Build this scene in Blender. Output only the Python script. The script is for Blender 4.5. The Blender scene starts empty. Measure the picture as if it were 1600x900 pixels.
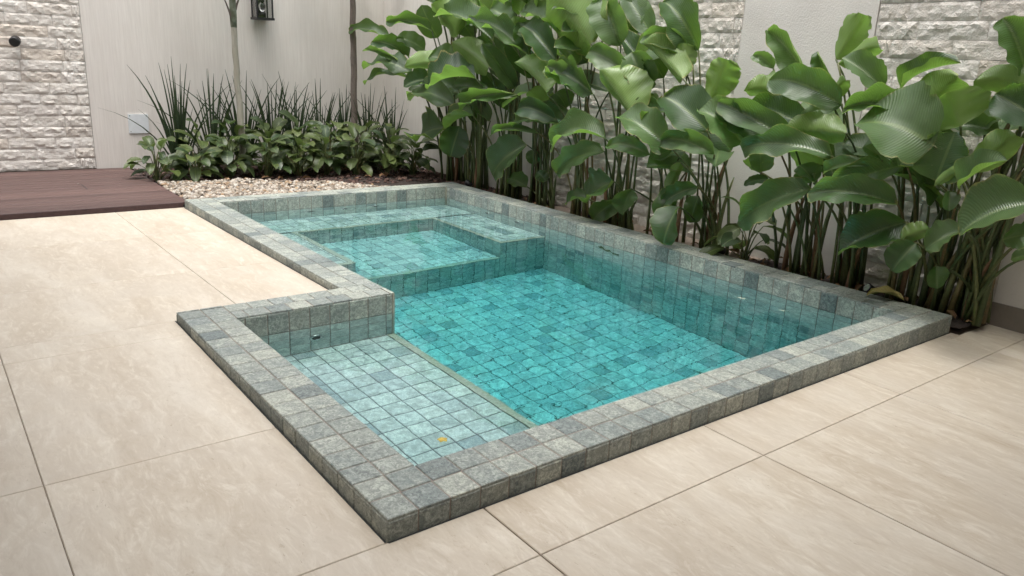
import bpy, math, random
from mathutils import Vector, Matrix, noise

# ------------------------------------------------------------------ camera, sky, sun, exposure
SC = bpy.context.scene
COL = SC.collection
U = 0.12                       # metres per pool tile pitch; all layout numbers below are in tiles

cam_d = bpy.data.cameras.new('Camera')
cam = bpy.data.objects.new('Camera', cam_d)
COL.objects.link(cam)
_r = Vector((0.78892, -0.61265, 0.04758)); _u = Vector((0.13828, 0.25245, 0.95768)); _f = Vector((0.59873, 0.74896, -0.28388))
_m = Matrix((( _r.x, _u.x, -_f.x), (_r.y, _u.y, -_f.y), (_r.z, _u.z, -_f.z))).to_4x4()
_m.translation = Vector((-8.235, -14.881, 11.906)) * U
cam.matrix_world = _m
cam_d.sensor_width = 36.0
cam_d.lens = 1188.78 / 1600 * 36.0
cam_d.clip_start = 0.05
cam_d.clip_end = 2000
SC.camera = cam

SUN_DIR = Vector((-0.15, -0.17, 1.0)).normalized()        # towards the sun, a bright patch in thin cloud
world = bpy.data.worlds.new('World')
SC.world = world
world.use_nodes = True
nt = world.node_tree
bg = nt.nodes['Background']
sky = nt.nodes.new('ShaderNodeTexSky')
sky.sky_type = 'NISHITA'
sky.sun_disc = False
sky.sun_elevation = math.asin(SUN_DIR.z)
sky.sun_rotation = math.atan2(SUN_DIR.x, SUN_DIR.y)
sky.air_density = 1.0
sky.dust_density = 5.0
sky.ozone_density = 1.0
hs = nt.nodes.new('ShaderNodeHueSaturation')
hs.inputs['Saturation'].default_value = 0.22
nt.links.new(sky.outputs[0], hs.inputs['Color'])
nt.links.new(hs.outputs[0], bg.inputs[0])
bg.inputs[1].default_value = 0.15
sun_d = bpy.data.lights.new('Sun', 'SUN')
sun_d.energy = 0.5
sun_d.angle = math.radians(24)
sun_d.color = (1.0, 0.96, 0.90)
sun = bpy.data.objects.new('Sun', sun_d)
COL.objects.link(sun)
sun.rotation_euler = SUN_DIR.to_track_quat('Z', 'Y').to_euler()
SC.view_settings.view_transform = 'Standard'
SC.view_settings.look = 'None'
SC.view_settings.gamma = 1.0
SC.view_settings.use_curve_mapping = False
SC.view_settings.exposure = 1.55
SC.cycles.use_denoising = True
SC.cycles.max_bounces = 10
SC.cycles.adaptive_threshold = 0.02
SC.cycles.transmission_bounces = 8
SC.cycles.diffuse_bounces = 4
SC.cycles.sample_clamp_indirect = 8.0

# ------------------------------------------------------------------ helpers
random.seed(11)
rnd = random.uniform

class MB:
    """collects faces in tile units"""
    def __init__(s): s.v = []; s.f = []; s.uv = None
    def box(s, x0, x1, y0, y1, z0, z1):
        n = len(s.v)
        s.v += [(x0,y0,z0),(x1,y0,z0),(x1,y1,z0),(x0,y1,z0),(x0,y0,z1),(x1,y0,z1),(x1,y1,z1),(x0,y1,z1)]
        s.f += [tuple(n+i for i in q) for q in ((3,2,1,0),(4,5,6,7),(0,1,5,4),(1,2,6,5),(2,3,7,6),(3,0,4,7))]
        return s
    def add(s, vs, fs):
        n = len(s.v); s.v += [tuple(v) for v in vs]; s.f += [tuple(n+i for i in q) for q in fs]; return s
    def tube(s, pts, radii, seg=8, cap=True):
        n = len(s.v)
        pts = [Vector(q) for q in pts]
        ref = Vector((0.3, 1, 0.2))
        for i, q in enumerate(pts):
            t = (pts[min(i+1, len(pts)-1)] - pts[max(i-1, 0)]).normalized()
            a = t.cross(ref)
            if a.length < 1e-3: a = t.cross(Vector((1, 0, 0)))
            a.normalize(); b = t.cross(a)
            r = radii[i] if hasattr(radii, '__len__') else radii
            for k in range(seg):
                an = 2*math.pi*k/seg
                s.v.append(tuple(q + (a*math.cos(an) + b*math.sin(an))*r))
        for i in range(len(pts)-1):
            for k in range(seg):
                k2 = (k+1) % seg
                s.f.append((n+i*seg+k, n+i*seg+k2, n+(i+1)*seg+k2, n+(i+1)*seg+k))
        if cap:
            s.f.append(tuple(n+k for k in reversed(range(seg))))
            s.f.append(tuple(n+(len(pts)-1)*seg+k for k in range(seg)))
        return s
    def mesh(s, name, mat, origin=(0,0,0), smooth=False):
        me = bpy.data.meshes.new(name)
        ox, oy, oz = origin
        me.from_pydata([((x-ox)*U, (y-oy)*U, (z-oz)*U) for x, y, z in s.v], [], s.f)
        if s.uv:
            l = me.uv_layers.new(name='UVMap')
            for lp in me.loops: l.data[lp.index].uv = s.uv[lp.vertex_index]
        me.materials.append(mat)
        if smooth: me.polygons.foreach_set('use_smooth', [True]*len(me.polygons))
        me.update()
        return me

ORG = {}
def empty(name, loc=(0,0,0)):
    o = bpy.data.objects.new(name, None); COL.objects.link(o)
    o.empty_display_size = 0.05
    o.location = Vector(loc)*U; ORG[o] = tuple(loc)
    return o
def org(p):
    while p is not None and p.parent is not None: p = p.parent
    return ORG.get(p, (0,0,0))
def link(name, me, parent=None):
    o = bpy.data.objects.new(name, me); COL.objects.link(o); o.parent = parent
    return o
def build(name, mb, mat, parent=None, smooth=False):
    """mesh given in absolute tile coordinates; origin at its thing's base"""
    return link(name, mb.mesh(name, mat, org(parent), smooth), parent)
def tag(o, label, cat=None, group=None, kind=None):
    if label: o['label'] = label
    if cat: o['category'] = cat
    if group: o['group'] = group
    if kind: o['kind'] = kind
    return o
def single(name, mb, mat, loc, smooth=False):
    o = link(name, mb.mesh(name, mat, loc, smooth)); o.location = Vector(loc)*U; ORG[o] = tuple(loc)
    return o

# ------------------------------------------------------------------ materials
class M:
    def __init__(s, name):
        s.m = bpy.data.materials.new(name); s.m.use_nodes = True
        s.t = s.m.node_tree; s.b = s.t.nodes['Principled BSDF']; s.o = s.t.nodes['Material Output']
    def n(s, typ, **kw):
        q = s.t.nodes.new('ShaderNode'+typ)
        for k, v in kw.items():
            if k in q.bl_rna.properties: setattr(q, k, v)
            else: q.inputs[k].default_value = v
        return q
    def l(s, a, b): s.t.links.new(a, b)
    def ramp(s, fac, stops):
        q = s.n('ValToRGB'); e = q.color_ramp.elements
        while len(e) < len(stops): e.new(0.5)
        for el, (pos, c) in zip(e, stops):
            el.position = pos; el.color = (*c, 1) if len(c) == 3 else c
        s.l(fac, q.inputs[0]); return q.outputs[0]
    def mix(s, fac, a, b, blend='MIX'):
        q = s.n('Mix', data_type='RGBA', blend_type=blend)
        for soc, val in ((q.inputs[0], fac), (q.inputs[6], a), (q.inputs[7], b)):
            if hasattr(val, 'is_output'): s.l(val, soc)
            elif isinstance(val, (int, float)): soc.default_value = val
            else: soc.default_value = (*val, 1)
        return q.outputs[2]
    def math(s, op, a, b=0.0, c=None):
        q = s.n('Math', operation=op)
        for i, val in enumerate((a, b, c)):
            if val is None: continue
            if hasattr(val, 'is_output'): s.l(val, q.inputs[i])
            else: q.inputs[i].default_value = val
        return q.outputs[0]
    def pos(s, scale=(1,1,1)):
        """world position in tile units, stretched"""
        g = s.n('NewGeometry'); v = s.n('VectorMath', operation='MULTIPLY')
        s.l(g.outputs['Position'], v.inputs[0]); v.inputs[1].default_value = tuple(k/U for k in scale)
        return v.outputs[0]
    def noise(s, vec, scale, detail=4, rough=0.55, dist=0.0, w=None):
        q = s.n('TexNoise')
        if w is not None:
            q.noise_dimensions = '4D'
            s.l(w, q.inputs['W'])
        q.inputs['Scale'].default_value = scale; q.inputs['Detail'].default_value = detail
        q.inputs['Roughness'].default_value = rough; q.inputs['Distortion'].default_value = dist
        s.l(vec, q.inputs['Vector']); return q.outputs['Fac']
    def rand(s, k=1.0):
        """a value per piece: separate objects by object, joined pieces by island"""
        a = s.n('ObjectInfo').outputs['Random']; b = s.n('NewGeometry').outputs['Random Per Island']
        return s.math('FRACT', s.math('MULTIPLY', s.math('ADD', a, b), k))
    def bump(s, h, strength, dist=0.01, normal=None):
        q = s.n('Bump'); q.inputs['Strength'].default_value = strength; q.inputs['Distance'].default_value = dist
        s.l(h, q.inputs['Height'])
        if normal: s.l(normal, q.inputs['Normal'])
        return q.outputs[0]
    def fin(s, color=None, rough=None, normal=None, **kw):
        for key, val in (('Base Color', color), ('Roughness', rough), ('Normal', normal)):
            if val is None: continue
            if hasattr(val, 'is_output'): s.l(val, s.b.inputs[key])
            else: s.b.inputs[key].default_value = (*val, 1) if key == 'Base Color' else val
        for k, v in kw.items(): s.b.inputs[k.replace('_', ' ')].default_value = v
        return s.m

def mat_stone_tile(name='green_stone_tile', k=1.0, even=0.0):
    m = M(name)
    p = m.pos(); r = m.rand(); r2 = m.rand(7.13)
    w = m.math('MULTIPLY', r, 40.0)
    base = m.ramp(r, [(0.0,(.085,.115,.12)),(.14,(.16,.19,.188)),(.32,(.25,.275,.255)),(.60,(.33,.35,.315)),(.85,(.44,.45,.39)),(1.0,(.225,.255,.25))])
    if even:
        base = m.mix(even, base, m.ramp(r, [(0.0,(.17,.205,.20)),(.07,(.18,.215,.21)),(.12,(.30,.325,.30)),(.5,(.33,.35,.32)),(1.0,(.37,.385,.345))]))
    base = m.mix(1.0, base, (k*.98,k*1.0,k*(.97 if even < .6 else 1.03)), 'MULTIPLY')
    n1 = m.noise(p, 1.6, 6, .62, 1.2, w); n2 = m.noise(p, 7.0, 7, .7, 1.0, w); n3 = m.noise(p, 26.0, 3, .6, .5)
    c = m.mix(m.ramp(n2, [(.42,(0,0,0)),(.60,(1,1,1))]), m.mix(1.0, base, (.72,.73,.75) if even < .6 else (.80,.81,.82), 'MULTIPLY'), m.mix(.22, m.mix(1.0, base, (1.5,1.48,1.44) if even < .6 else (1.25,1.24,1.22), 'MULTIPLY'), (.64,.65,.60)))
    c = m.mix(m.math('MULTIPLY', m.ramp(n1, [(.42,(0,0,0)),(.62,(1,1,1))]), .55), c, m.mix(r2, (.12,.155,.155), (.27,.28,.235)))
    c = m.mix(m.math('MULTIPLY', m.ramp(n3, [(.30,(1,1,1)),(.46,(0,0,0))]), .6), c, (.09,.10,.095))
    h = m.math('ADD', m.math('MULTIPLY', n2, .7), m.math('MULTIPLY', n3, .5))
    return m.fin(c, m.math('MULTIPLY_ADD', n2, .25, .42), m.bump(h, .6, .005))
def mat_simple(name, color, rough=.6, var=.25, scale=4, bump=.2, bdist=.003, spec=.5, metallic=0.0):
    m = M(name); n = m.noise(m.pos(), scale, 6, .6)
    lo = tuple(k*(1-var) for k in color); hi = tuple(min(1, k*(1+var)) for k in color)
    return m.fin(m.ramp(n, [(.3, lo), (.7, hi)]), rough, m.bump(n, bump, bdist), Metallic=metallic, Specular_IOR_Level=spec)
def mat_travertine():
    m = M('travertine_porcelain')
    r = m.rand(); w = m.math('MULTIPLY', r, 25.0)
    p = m.pos((1.0, .20, 1.0)); q = m.pos(); p4 = m.pos((1.0, .33, 1.0))
    n1 = m.noise(p, .45, 8, .68, 1.4, w); n2 = m.noise(p4, 2.4, 10, .74, 1.2, w); n3 = m.noise(q, .30, 6, .6, .8, w); n4 = m.noise(p4, 9.0, 6, .7, .6, w)
    c = m.ramp(n1, [(.33,(.42,.357,.283)),(.46,(.47,.41,.335)),(.56,(.515,.46,.385)),(.69,(.57,.525,.457))])
    c = m.mix(m.math('MULTIPLY', m.ramp(n2, [(.50,(0,0,0)),(.64,(1,1,1))]), .68), c, (.63,.59,.52))
    c = m.mix(m.math('MULTIPLY', m.ramp(n2, [(.36,(1,1,1)),(.46,(0,0,0))]), .55), c, (.385,.32,.25))
    c = m.mix(m.math('MULTIPLY', m.ramp(n3, [(.42,(0,0,0)),(.62,(1,1,1))]), .40), c, (.47,.425,.37))
    c = m.mix(m.math('MULTIPLY', m.ramp(n4, [(.54,(0,0,0)),(.70,(1,1,1))]), .28), c, (.36,.30,.245))
    # small pits along the veins
    pit = m.ramp(m.noise(m.pos((1,.5,1)), 7.0, 3, .6, .4), [(.655,(0,0,0)),(.70,(1,1,1))])
    gate = m.ramp(m.noise(p, .9, 3, .5, .3, w), [(.46,(0,0,0)),(.58,(1,1,1))])
    pm = m.math('MULTIPLY', pit, gate)
    c = m.mix(m.math('MULTIPLY', pm, .55), c, (.36,.30,.235))
    h = m.math('SUBTRACT', m.math('MULTIPLY', n2, .25), pm)
    return m.fin(m.mix(1.0, c, (1.0,.985,.95), 'MULTIPLY'), m.math('MULTIPLY_ADD', n2, .18, .38), m.bump(h, .35, .002), Specular_IOR_Level=.4)
def mat_plaster():
    m = M('combed_plaster')
    p = m.pos((1,1,.045)); q = m.pos()
    n = m.noise(p, 7.0, 4, .65); f = m.noise(q, 18.0, 2, .5); b = m.noise(q, .18, 4, .55); st = m.noise(m.pos((1,1,.06)), 1.2, 4, .6)
    c = m.ramp(n, [(.3,(.63,.592,.552)),(.7,(.73,.695,.65))])
    c = m.mix(m.ramp(b, [(.35,(0,0,0)),(.7,(.5,.5,.5))]), c, (.62,.58,.535))
    c = m.mix(m.math('MULTIPLY', m.ramp(st, [(.52,(0,0,0)),(.75,(1,1,1))]), .25), c, (.58,.54,.495))
    return m.fin(c, .85, m.bump(m.math('ADD', n, m.math('MULTIPLY', f, .5)), .55, .004), Specular_IOR_Level=.25)
def mat_rough_plaster():
    m = M('grainy_plaster')
    q = m.pos(); f = m.noise(q, 9.0, 3, .55); b = m.noise(q, .25, 4, .55)
    c = m.ramp(b, [(.3,(.62,.59,.555)),(.7,(.70,.67,.63))])
    return m.fin(c, .85, m.bump(f, .6, .006), Specular_IOR_Level=.25)
def mat_cladding():
    m = M('split_face_stone')
    r = m.rand(); w = m.math('MULTIPLY', r, 30.0); q = m.pos()
    n = m.noise(q, 2.2, 8, .62, .5, w); f = m.noise(q, 11.0, 5, .65, .4)
    c = m.ramp(r, [(0,(.64,.595,.54)),(.4,(.73,.695,.645)),(.8,(.78,.75,.705)),(.93,(.68,.61,.53)),(1,(.70,.665,.625))])
    c = m.mix(m.math('MULTIPLY', m.ramp(n, [(.42,(0,0,0)),(.65,(1,1,1))]), .45), c, (.47,.405,.335))
    c = m.mix(m.math('MULTIPLY', m.ramp(f, [(.5,(0,0,0)),(.7,(1,1,1))]), .4), c, (.72,.70,.67))
    return m.fin(c, .8, m.bump(m.math('ADD', n, m.math('MULTIPLY', f, .8)), 1.0, .011), Specular_IOR_Level=.3)
def mat_deck():
    m = M('composite_board')
    r = m.rand(); w = m.math('MULTIPLY', r, 20.0)
    n = m.noise(m.pos((.05,1.6,1)), 5.0, 5, .6, .2, w); b = m.noise(m.pos((.3,1,1)), .5, 3, .5, .2, w)
    c = m.ramp(n, [(.3,(.042,.020,.017)),(.7,(.115,.060,.050))])
    c = m.mix(m.math('MULTIPLY_ADD', b, .5, .25), c, m.mix(r, (.05,.026,.022), (.13,.075,.064)))
    return m.fin(c, .58, m.bump(n, .6, .004))
def mat_random(name, stops, rough=.6, scale=6, dark=.5):
    m = M(name); r = m.rand(); n = m.noise(m.pos(), scale, 4, .6)
    c = m.mix(m.math('MULTIPLY', m.ramp(n, [(.4,(0,0,0)),(.65,(1,1,1))]), .4), m.ramp(r, stops), tuple(k*dark for k in stops[0][1]))
    return m.fin(c, rough, m.bump(n, .4, .003))
def mat_leaf(name, top, top2, under, edge, veins, vein_bump, gloss, edge_amt=.5, transl=.45, spec=.5, glow=(.10,.17,.03), coat=0.0):
    """broad leaf: UV u runs across (0..1, midrib .5), v from base to tip; the back of the blade is paler"""
    m = M(name)
    uv = m.n('UVMap').outputs[0]; sp = m.n('SeparateXYZ'); m.l(uv, sp.inputs[0])
    au = m.math('ABSOLUTE', m.math('MULTIPLY_ADD', sp.outputs[0], 2.0, -1.0))
    ph = m.math('SUBTRACT', sp.outputs[1], m.math('MULTIPLY', m.math('POWER', au, 1.4), .16))
    nz = m.noise(m.pos(), 1.1, 3, .5)
    wv = m.math('SINE', m.math('ADD', m.math('MULTIPLY', ph, 6.283*veins), m.math('MULTIPLY', nz, 1.5)))
    r = m.rand(); q = m.pos(); n = m.noise(q, .8, 4, .55); n2 = m.noise(q, 5.0, 4, .6)
    ct = m.mix(r, top, top2)
    ct = m.mix(m.math('MULTIPLY', m.ramp(n, [(.35,(0,0,0)),(.7,(1,1,1))]), .35), ct, tuple(k*.6 for k in top))
    mid = m.ramp(au, [(0.0,(1,1,1)),(.035,(1,1,1)),(.06,(0,0,0))])
    c = m.mix(m.n('NewGeometry').outputs['Backfacing'], ct, m.mix(n, under, tuple(k*.8 for k in under)))
    c = m.mix(m.math('MULTIPLY', m.math('MULTIPLY_ADD', wv, .5, .5), .10), c, tuple(k*1.7 for k in top2))
    c = m.mix(m.math('MULTIPLY', mid, .55), c, (.20,.27,.09))
    tipw = m.math('MAXIMUM', au, m.math('MULTIPLY', m.math('ABSOLUTE', m.math('MULTIPLY_ADD', sp.outputs[1], 2.0, -1.0)), .985))
    em = m.ramp(m.math('ADD', tipw, m.math('MULTIPLY', m.math('SUBTRACT', n2, .5), .22)), [(.93,(0,0,0)),(1.0,(1,1,1))])
    em = m.math('MULTIPLY', em, m.ramp(m.noise(q, .35, 2, .5), [(.42,(0,0,0)),(.62,(1,1,1))]))
    c = m.mix(m.math('MULTIPLY', em, edge_amt), c, edge)
    spot = m.math('MULTIPLY', m.ramp(m.noise(q, 7.5, 2, .5), [(.72,(0,0,0)),(.76,(1,1,1))]), .35)
    c = m.mix(spot, c, (.42,.40,.26))
    bn = m.bump(m.math('MULTIPLY_ADD', wv, .5, m.math('MULTIPLY', n2, .5)), vein_bump, .006)
    m.fin(c, m.math('MULTIPLY_ADD', m.rand(3.7), .24, gloss-.13), bn, Specular_IOR_Level=spec, Coat_Weight=coat, Coat_Roughness=.22)
    tr = m.n('BsdfTranslucent'); m.l(m.mix(.65, c, glow), tr.inputs[0]); m.l(bn, tr.inputs['Normal'])
    mx = m.n('MixShader'); mx.inputs[0].default_value = transl
    m.l(m.b.outputs[0], mx.inputs[1]); m.l(tr.outputs[0], mx.inputs[2]); m.l(mx.outputs[0], m.o.inputs[0])
    return m.m
def mat_water():
    m = M('pool_water')
    g = m.n('BsdfGlass'); g.inputs['IOR'].default_value = 1.333; g.inputs['Roughness'].default_value = 0.0
    g.inputs['Color'].default_value = (1,1,1,1)
    n1 = m.noise(m.pos((1,1,1)), .55, 2, .45, .6); n2 = m.noise(m.pos((1.0,.6,1)), 1.6, 2, .5, .8)
    m.l(m.bump(m.math('ADD', n1, m.math('MULTIPLY', n2, .22)), .115, .02), g.inputs['Normal'])
    v = m.n('VolumeAbsorption'); v.inputs['Color'].default_value = (.26,.885,.93,1); v.inputs['Density'].default_value = .70
    m.l(g.outputs[0], m.o.inputs['Surface']); m.l(v.outputs[0], m.o.inputs['Volume'])
    return m.m
def mat_glass():
    m = M('clear_glass'); g = m.n('BsdfGlass'); g.inputs['Roughness'].default_value = .02
    m.l(g.outputs[0], m.o.inputs['Surface']); return m.m

TILE = mat_stone_tile(k=.76, even=.12)
WALLTILE = mat_stone_tile('lining_stone_tile', 1.1, .4)
FLOORTILE = mat_stone_tile('brightened_stone_tile', 2.0, .8)  # same stone, colour brightened to put in the glow under water
GROUT = mat_simple('tile_grout', (.23,.19,.16), .85, .2, 6)
DARKGROUT = mat_simple('pool_grout', (.10,.115,.11), .85, .2, 6)
TRIM = mat_simple('sandstone_edge', (.40,.385,.31), .75, .22, 9, .4)
FLOOR = mat_travertine()
JOINT = mat_simple('floor_joint', (.22,.175,.14), .9, .2, 4)
PLASTER = mat_plaster()
RPLASTER = mat_rough_plaster()
CLAD = mat_cladding()
MORTAR = mat_simple('cladding_backing', (.36,.33,.30), .9)
DECK = mat_deck()
DECKDARK = mat_simple('deck_edge_board', (.055,.028,.028), .6)
BLACK = mat_simple('black_powder_coat', (.012,.012,.013), .42, .2, 8, .05)
WHITE = mat_simple('white_enamel', (.66,.69,.71), .35, .05, 2, .02)
CHROME = mat_simple('brushed_steel', (.62,.63,.63), .22, .1, 3, .02, metallic=1.0)
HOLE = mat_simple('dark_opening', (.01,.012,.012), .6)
BASEB = mat_simple('baseboard_stone', (.22,.19,.16), .55, .12, 1.2)
SOIL = mat_simple('soil', (.028,.018,.014), .95, .5, 5, .8, .02)
PEBBLE = mat_random('pebbles', [(0,(.10,.08,.06)),(.18,(.22,.175,.13)),(.45,(.36,.31,.25)),(.70,(.50,.465,.41)),(.84,(.34,.22,.12)),(1,(.09,.075,.065))], .55)
CHIP = mat_random('bark_chips', [(0,(.035,.018,.014)),(.5,(.07,.036,.028)),(.85,(.115,.062,.047)),(1,(.16,.10,.075))], .85)
WATER = mat_water()
GLASS = mat_glass()
BIGLEAF = mat_leaf('calathea_leaf', (.016,.048,.018), (.125,.195,.075), (.22,.34,.085), (.46,.38,.15), 30, .26, .40, .9, .40, .8, (.19,.38,.04), 0.0)
LOWLEAF = mat_leaf('ground_cover_leaf', (.020,.050,.018), (.105,.135,.038), (.12,.17,.06), (.32,.30,.10), 14, .18, .42, .7, .30)
PALMLEAF = mat_leaf('palm_leaflet', (.02,.05,.02), (.035,.075,.028), (.05,.09,.04), (.2,.18,.08), 4, .05, .5, .3, .3)
BLADE = mat_leaf('blade_leaf', (.012,.026,.014), (.026,.045,.022), (.03,.05,.025), (.16,.14,.07), 2, .03, .5, .25, .2)
FALLEN = mat_leaf('fallen_leaf', (.26,.22,.06), (.33,.26,.07), (.3,.25,.1), (.2,.12,.04), 12, .2, .5, .6, .2)
STALK = mat_random('petiole_stalk', [(0,(.05,.075,.025)),(.45,(.085,.115,.04)),(.8,(.14,.15,.055)),(1,(.17,.12,.05))], .5)
DRYSTALK = mat_random('dry_sheath', [(0,(.16,.09,.045)),(1,(.25,.15,.085))], .8)
def mat_trunk(name, a, b, c):
    m = M(name); n = m.noise(m.pos((1,1,.22)), 5.0, 6, .65, .8); k = m.noise(m.pos(), .5, 4, .6)
    col = m.mix(m.ramp(k, [(.42,(0,0,0)),(.6,(1,1,1))]), m.ramp(n, [(.3, a), (.7, b)]), c)
    return m.fin(col, .8, m.bump(n, .7, .008))
PALEBARK = mat_trunk('pale_palm_bark', (.25,.235,.19), (.42,.40,.34), (.33,.31,.25))
BROWNBARK = mat_trunk('grey_brown_bark', (.085,.065,.052), (.20,.165,.14), (.13,.105,.09))
SHAFT = mat_trunk('palm_crownshaft', (.16,.20,.15), (.32,.36,.29), (.10,.11,.07))

# ------------------------------------------------------------------ layout (tile units)
H = 0.657                      # coping top above the terrace
W, C, J, L = 32.4, 19.03, 7.8, 45.9
XW, YW = 36.2, 66.4            # planes of the side wall and the back wall
ZW = -0.42                     # water level
LEDGE, BENCH, SPA, DEEP = -3.42, -3.55, -7.6, -12.2
BX0, BX1, BY0, BY1 = 14.0, 26.0, 29.6, 39.2   # spa recess between the benches
WALLTOP = 22.5

def zf(x, y):
    """the terrace falls gently away from the inner corner for drainage"""
    if y <= 19: return 0.0135*max(y, -8) - 0.0082*min(max(x, -8), 36)*min(1, max(0, 1-max(y, 0)/22))
    return max(-.02, 0.2565*(1-(y-19)/27))

# ------------------------------------------------------------------ ground and terrace
def iv(a, b, first, step=1.0):
    k = [a]; q = first
    while q < b-0.12:
        if q > a+0.12: k.append(q)
        q += step
    k.append(b)
    return list(zip(k[:-1], k[1:]))

gx = sorted(set([-80,-60,-45,-30,-24,-16,-12,-8,-4,0,J/2,J,12,16,20,24,28,W,XW,40,46]))
gy = sorted(set([-70,-50,-36,-28,-20,-16,-12,-8,-4,0,4,8,12,16,C,23,27,31,35,39,43,L,50,56,YW,70]))
g = MB()
idx = {}
def gv(x, y):
    if (x, y) not in idx: idx[(x, y)] = len(g.v); g.v.append((x, y, zf(x, y)-.06))
    return idx[(x, y)]
for x0, x1 in zip(gx[:-1], gx[1:]):
    for y0, y1 in zip(gy[:-1], gy[1:]):
        mx, my = (x0+x1)/2, (y0+y1)/2
        if (0 < mx < W and 0 < my < C) or (J < mx < W and C <= my < L): continue
        g.f.append((gv(x0,y0), gv(x1,y0), gv(x1,y1), gv(x0,y1)))
n = len(g.v)                    # wide surroundings, out to the horizon
FAR = 4000
g.v += [(-FAR,-FAR,-.8),(FAR,-FAR,-.8),(FAR,-70,-.8),(-FAR,-70,-.8),(FAR,70,-.8),(-FAR,70,-.8),(FAR,FAR,-.8),(-FAR,FAR,-.8),(-80,-70,-.8),(46,-70,-.8),(46,70,-.8),(-80,70,-.8)]
g.f += [(n,n+1,n+2,n+3),(n+5,n+4,n+6,n+7),(n+3,n+8,n+11,n+5),(n+9,n+2,n+4,n+10)]
tag(build('ground', g, JOINT), 'sand coloured bedding and joints under the terrace slabs', kind='structure')

terrace = empty('terrace_floor')
tag(terrace, 'beige travertine look porcelain slab terrace round the pool', kind='structure')
def slab(x0, x1, y0, y1):
    e = .010; ex = .010 if (x1 < 1 or y0 > 18) else .022; x0 += ex; x1 -= ex; y0 += e; y1 -= e
    if x1-x0 < .1 or y1-y0 < .1: return
    mb = MB(); ch = .02
    top = [(x0+ch,y0+ch),(x1-ch,y0+ch),(x1-ch,y1-ch),(x0+ch,y1-ch)]; rim = [(x0,y0),(x1,y0),(x1,y1),(x0,y1)]
    mb.v = [(x,y,zf(x,y)) for x,y in top]+[(x,y,zf(x,y)-.02) for x,y in rim]+[(x,y,zf(x,y)-.3) for x,y in rim]
    mb.f = [(0,1,2,3)]+[(4+i,4+(i+1)%4,(i+1)%4,i) for i in range(4)]+[(8+i,8+(i+1)%4,4+(i+1)%4,4+i) for i in range(4)]
    build('floor_slab', mb, FLOOR, terrace)
sx = [-53.8, -44.4, -34.9, -25.5, -16.05, -6.62, 3.0, 12.63, 22.06, 31.49, XW]
sy = [-2.53+9.85*k for k in range(-5, 5)] + [46.15]
for x0, x1 in zip(sx[:-1], sx[1:]):
    for y0, y1 in zip(sy[:-1], sy[1:]):
        if y1 <= 0: slab(x0, x1, y0, y1); continue
        cy = [y0]+[q for q in (0, C) if y0 < q < y1]+[y1]
        for q0, q1 in zip(cy[:-1], cy[1:]):
            my = (q0+q1)/2
            lim = XW if my < 0 else (0 if my < C else J)
            xe = min(x1, lim)
            if my < 0 and x0 > 30: q1 = min(q1, -.45)      # the bed begins beside the pool's end
            if my < 0 and x1 > W and x0 <= W: q1 = min(q1, 0)
            if xe > x0: slab(x0, xe, q0, q1)
slab(31.49, W+.1, -.45, 0)

# ------------------------------------------------------------------ the pool
pool = empty('swimming_pool')
tag(pool, 'L shaped plunge pool lined and edged with square green stone tiles', 'pool')

tile_mb = MB(); c0, d0 = .028, .022
tile_mb.v = [(-.5+c0,-.5+c0,0),(.5-c0,-.5+c0,0),(.5-c0,.5-c0,0),(-.5+c0,.5-c0,0)]+[(a,b,-d0) for a,b in ((-.5,-.5),(.5,-.5),(.5,.5),(-.5,.5))]+[(a,b,-.10) for a,b in ((-.5,-.5),(.5,-.5),(.5,.5),(-.5,.5))]
tile_mb.f = [(0,1,2,3)]+[(4+i,4+(i+1)%4,(i+1)%4,i) for i in range(4)]+[(8+i,8+(i+1)%4,4+(i+1)%4,4+i) for i in range(4)]
TILE_ME = tile_mb.mesh('stone_tile', TILE)
WALL_ME = tile_mb.mesh('lining_stone_tile', WALLTILE)
BRIGHT_ME = tile_mb.mesh('brightened_tile', FLOORTILE)
def place(O, ea, eb, nn, a0, a1, b0, b1, name=None, joined=None, gap=.042, jit=.012, me=None):
    """one tile on the plane O + a*ea + b*eb, facing nn"""
    sa, sb = a1-a0-gap, b1-b0-gap
    if sa < .06 or sb < .06: return
    ctr = O + ea*((a0+a1)/2) + eb*((b0+b1)/2) + nn*rnd(-jit, jit*.3)
    n2 = (nn + ea*rnd(-.006,.006) + eb*rnd(-.006,.006)).normalized()
    if joined is not None:
        joined.add([ctr + ea*(x*sa) + eb*(y*sb) + n2*z for x, y, z in tile_mb.v], tile_mb.f)
    else:
        o = link(name, me or TILE_ME, pool)
        o.matrix_local = Matrix(((ea.x*sa, eb.x*sb, n2.x, ctr.x*U),(ea.y*sa, eb.y*sb, n2.y, ctr.y*U),(ea.z*sa, eb.z*sb, n2.z, ctr.z*U),(0,0,0,1)))
X, Y, Z = Vector((1,0,0)), Vector((0,1,0)), Vector((0,0,1))
O0 = Vector((0,0,0))
# coping: two rows of tiles all round
def strip(axis, a0, a1, b0, first, offs):
    for row in (0, 1):
        for s0, s1 in iv(a0, a1, first+offs[row]):
            if axis == 'x': place(Z*H, X, Y, Z, s0, s1, b0+row, b0+row+1, 'coping_tile')
            else: place(Z*H, X, Y, Z, b0+row, b0+row+1, s0, s1, 'coping_tile')
strip('x', 0, W, 0, .93, (0, .04))
strip('y', 2, C, 0, 2.9, (0, -.06))
strip('x', 2, J+2, C-2, 2.55, (0, .5))
strip('y', C, L, J, C+.9, (0, .05))
strip('x', J+2, W, L-2, J+2.9, (.2, 0))
strip('y', 2, L-2, W-2, 2.8, (0, .3))
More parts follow.
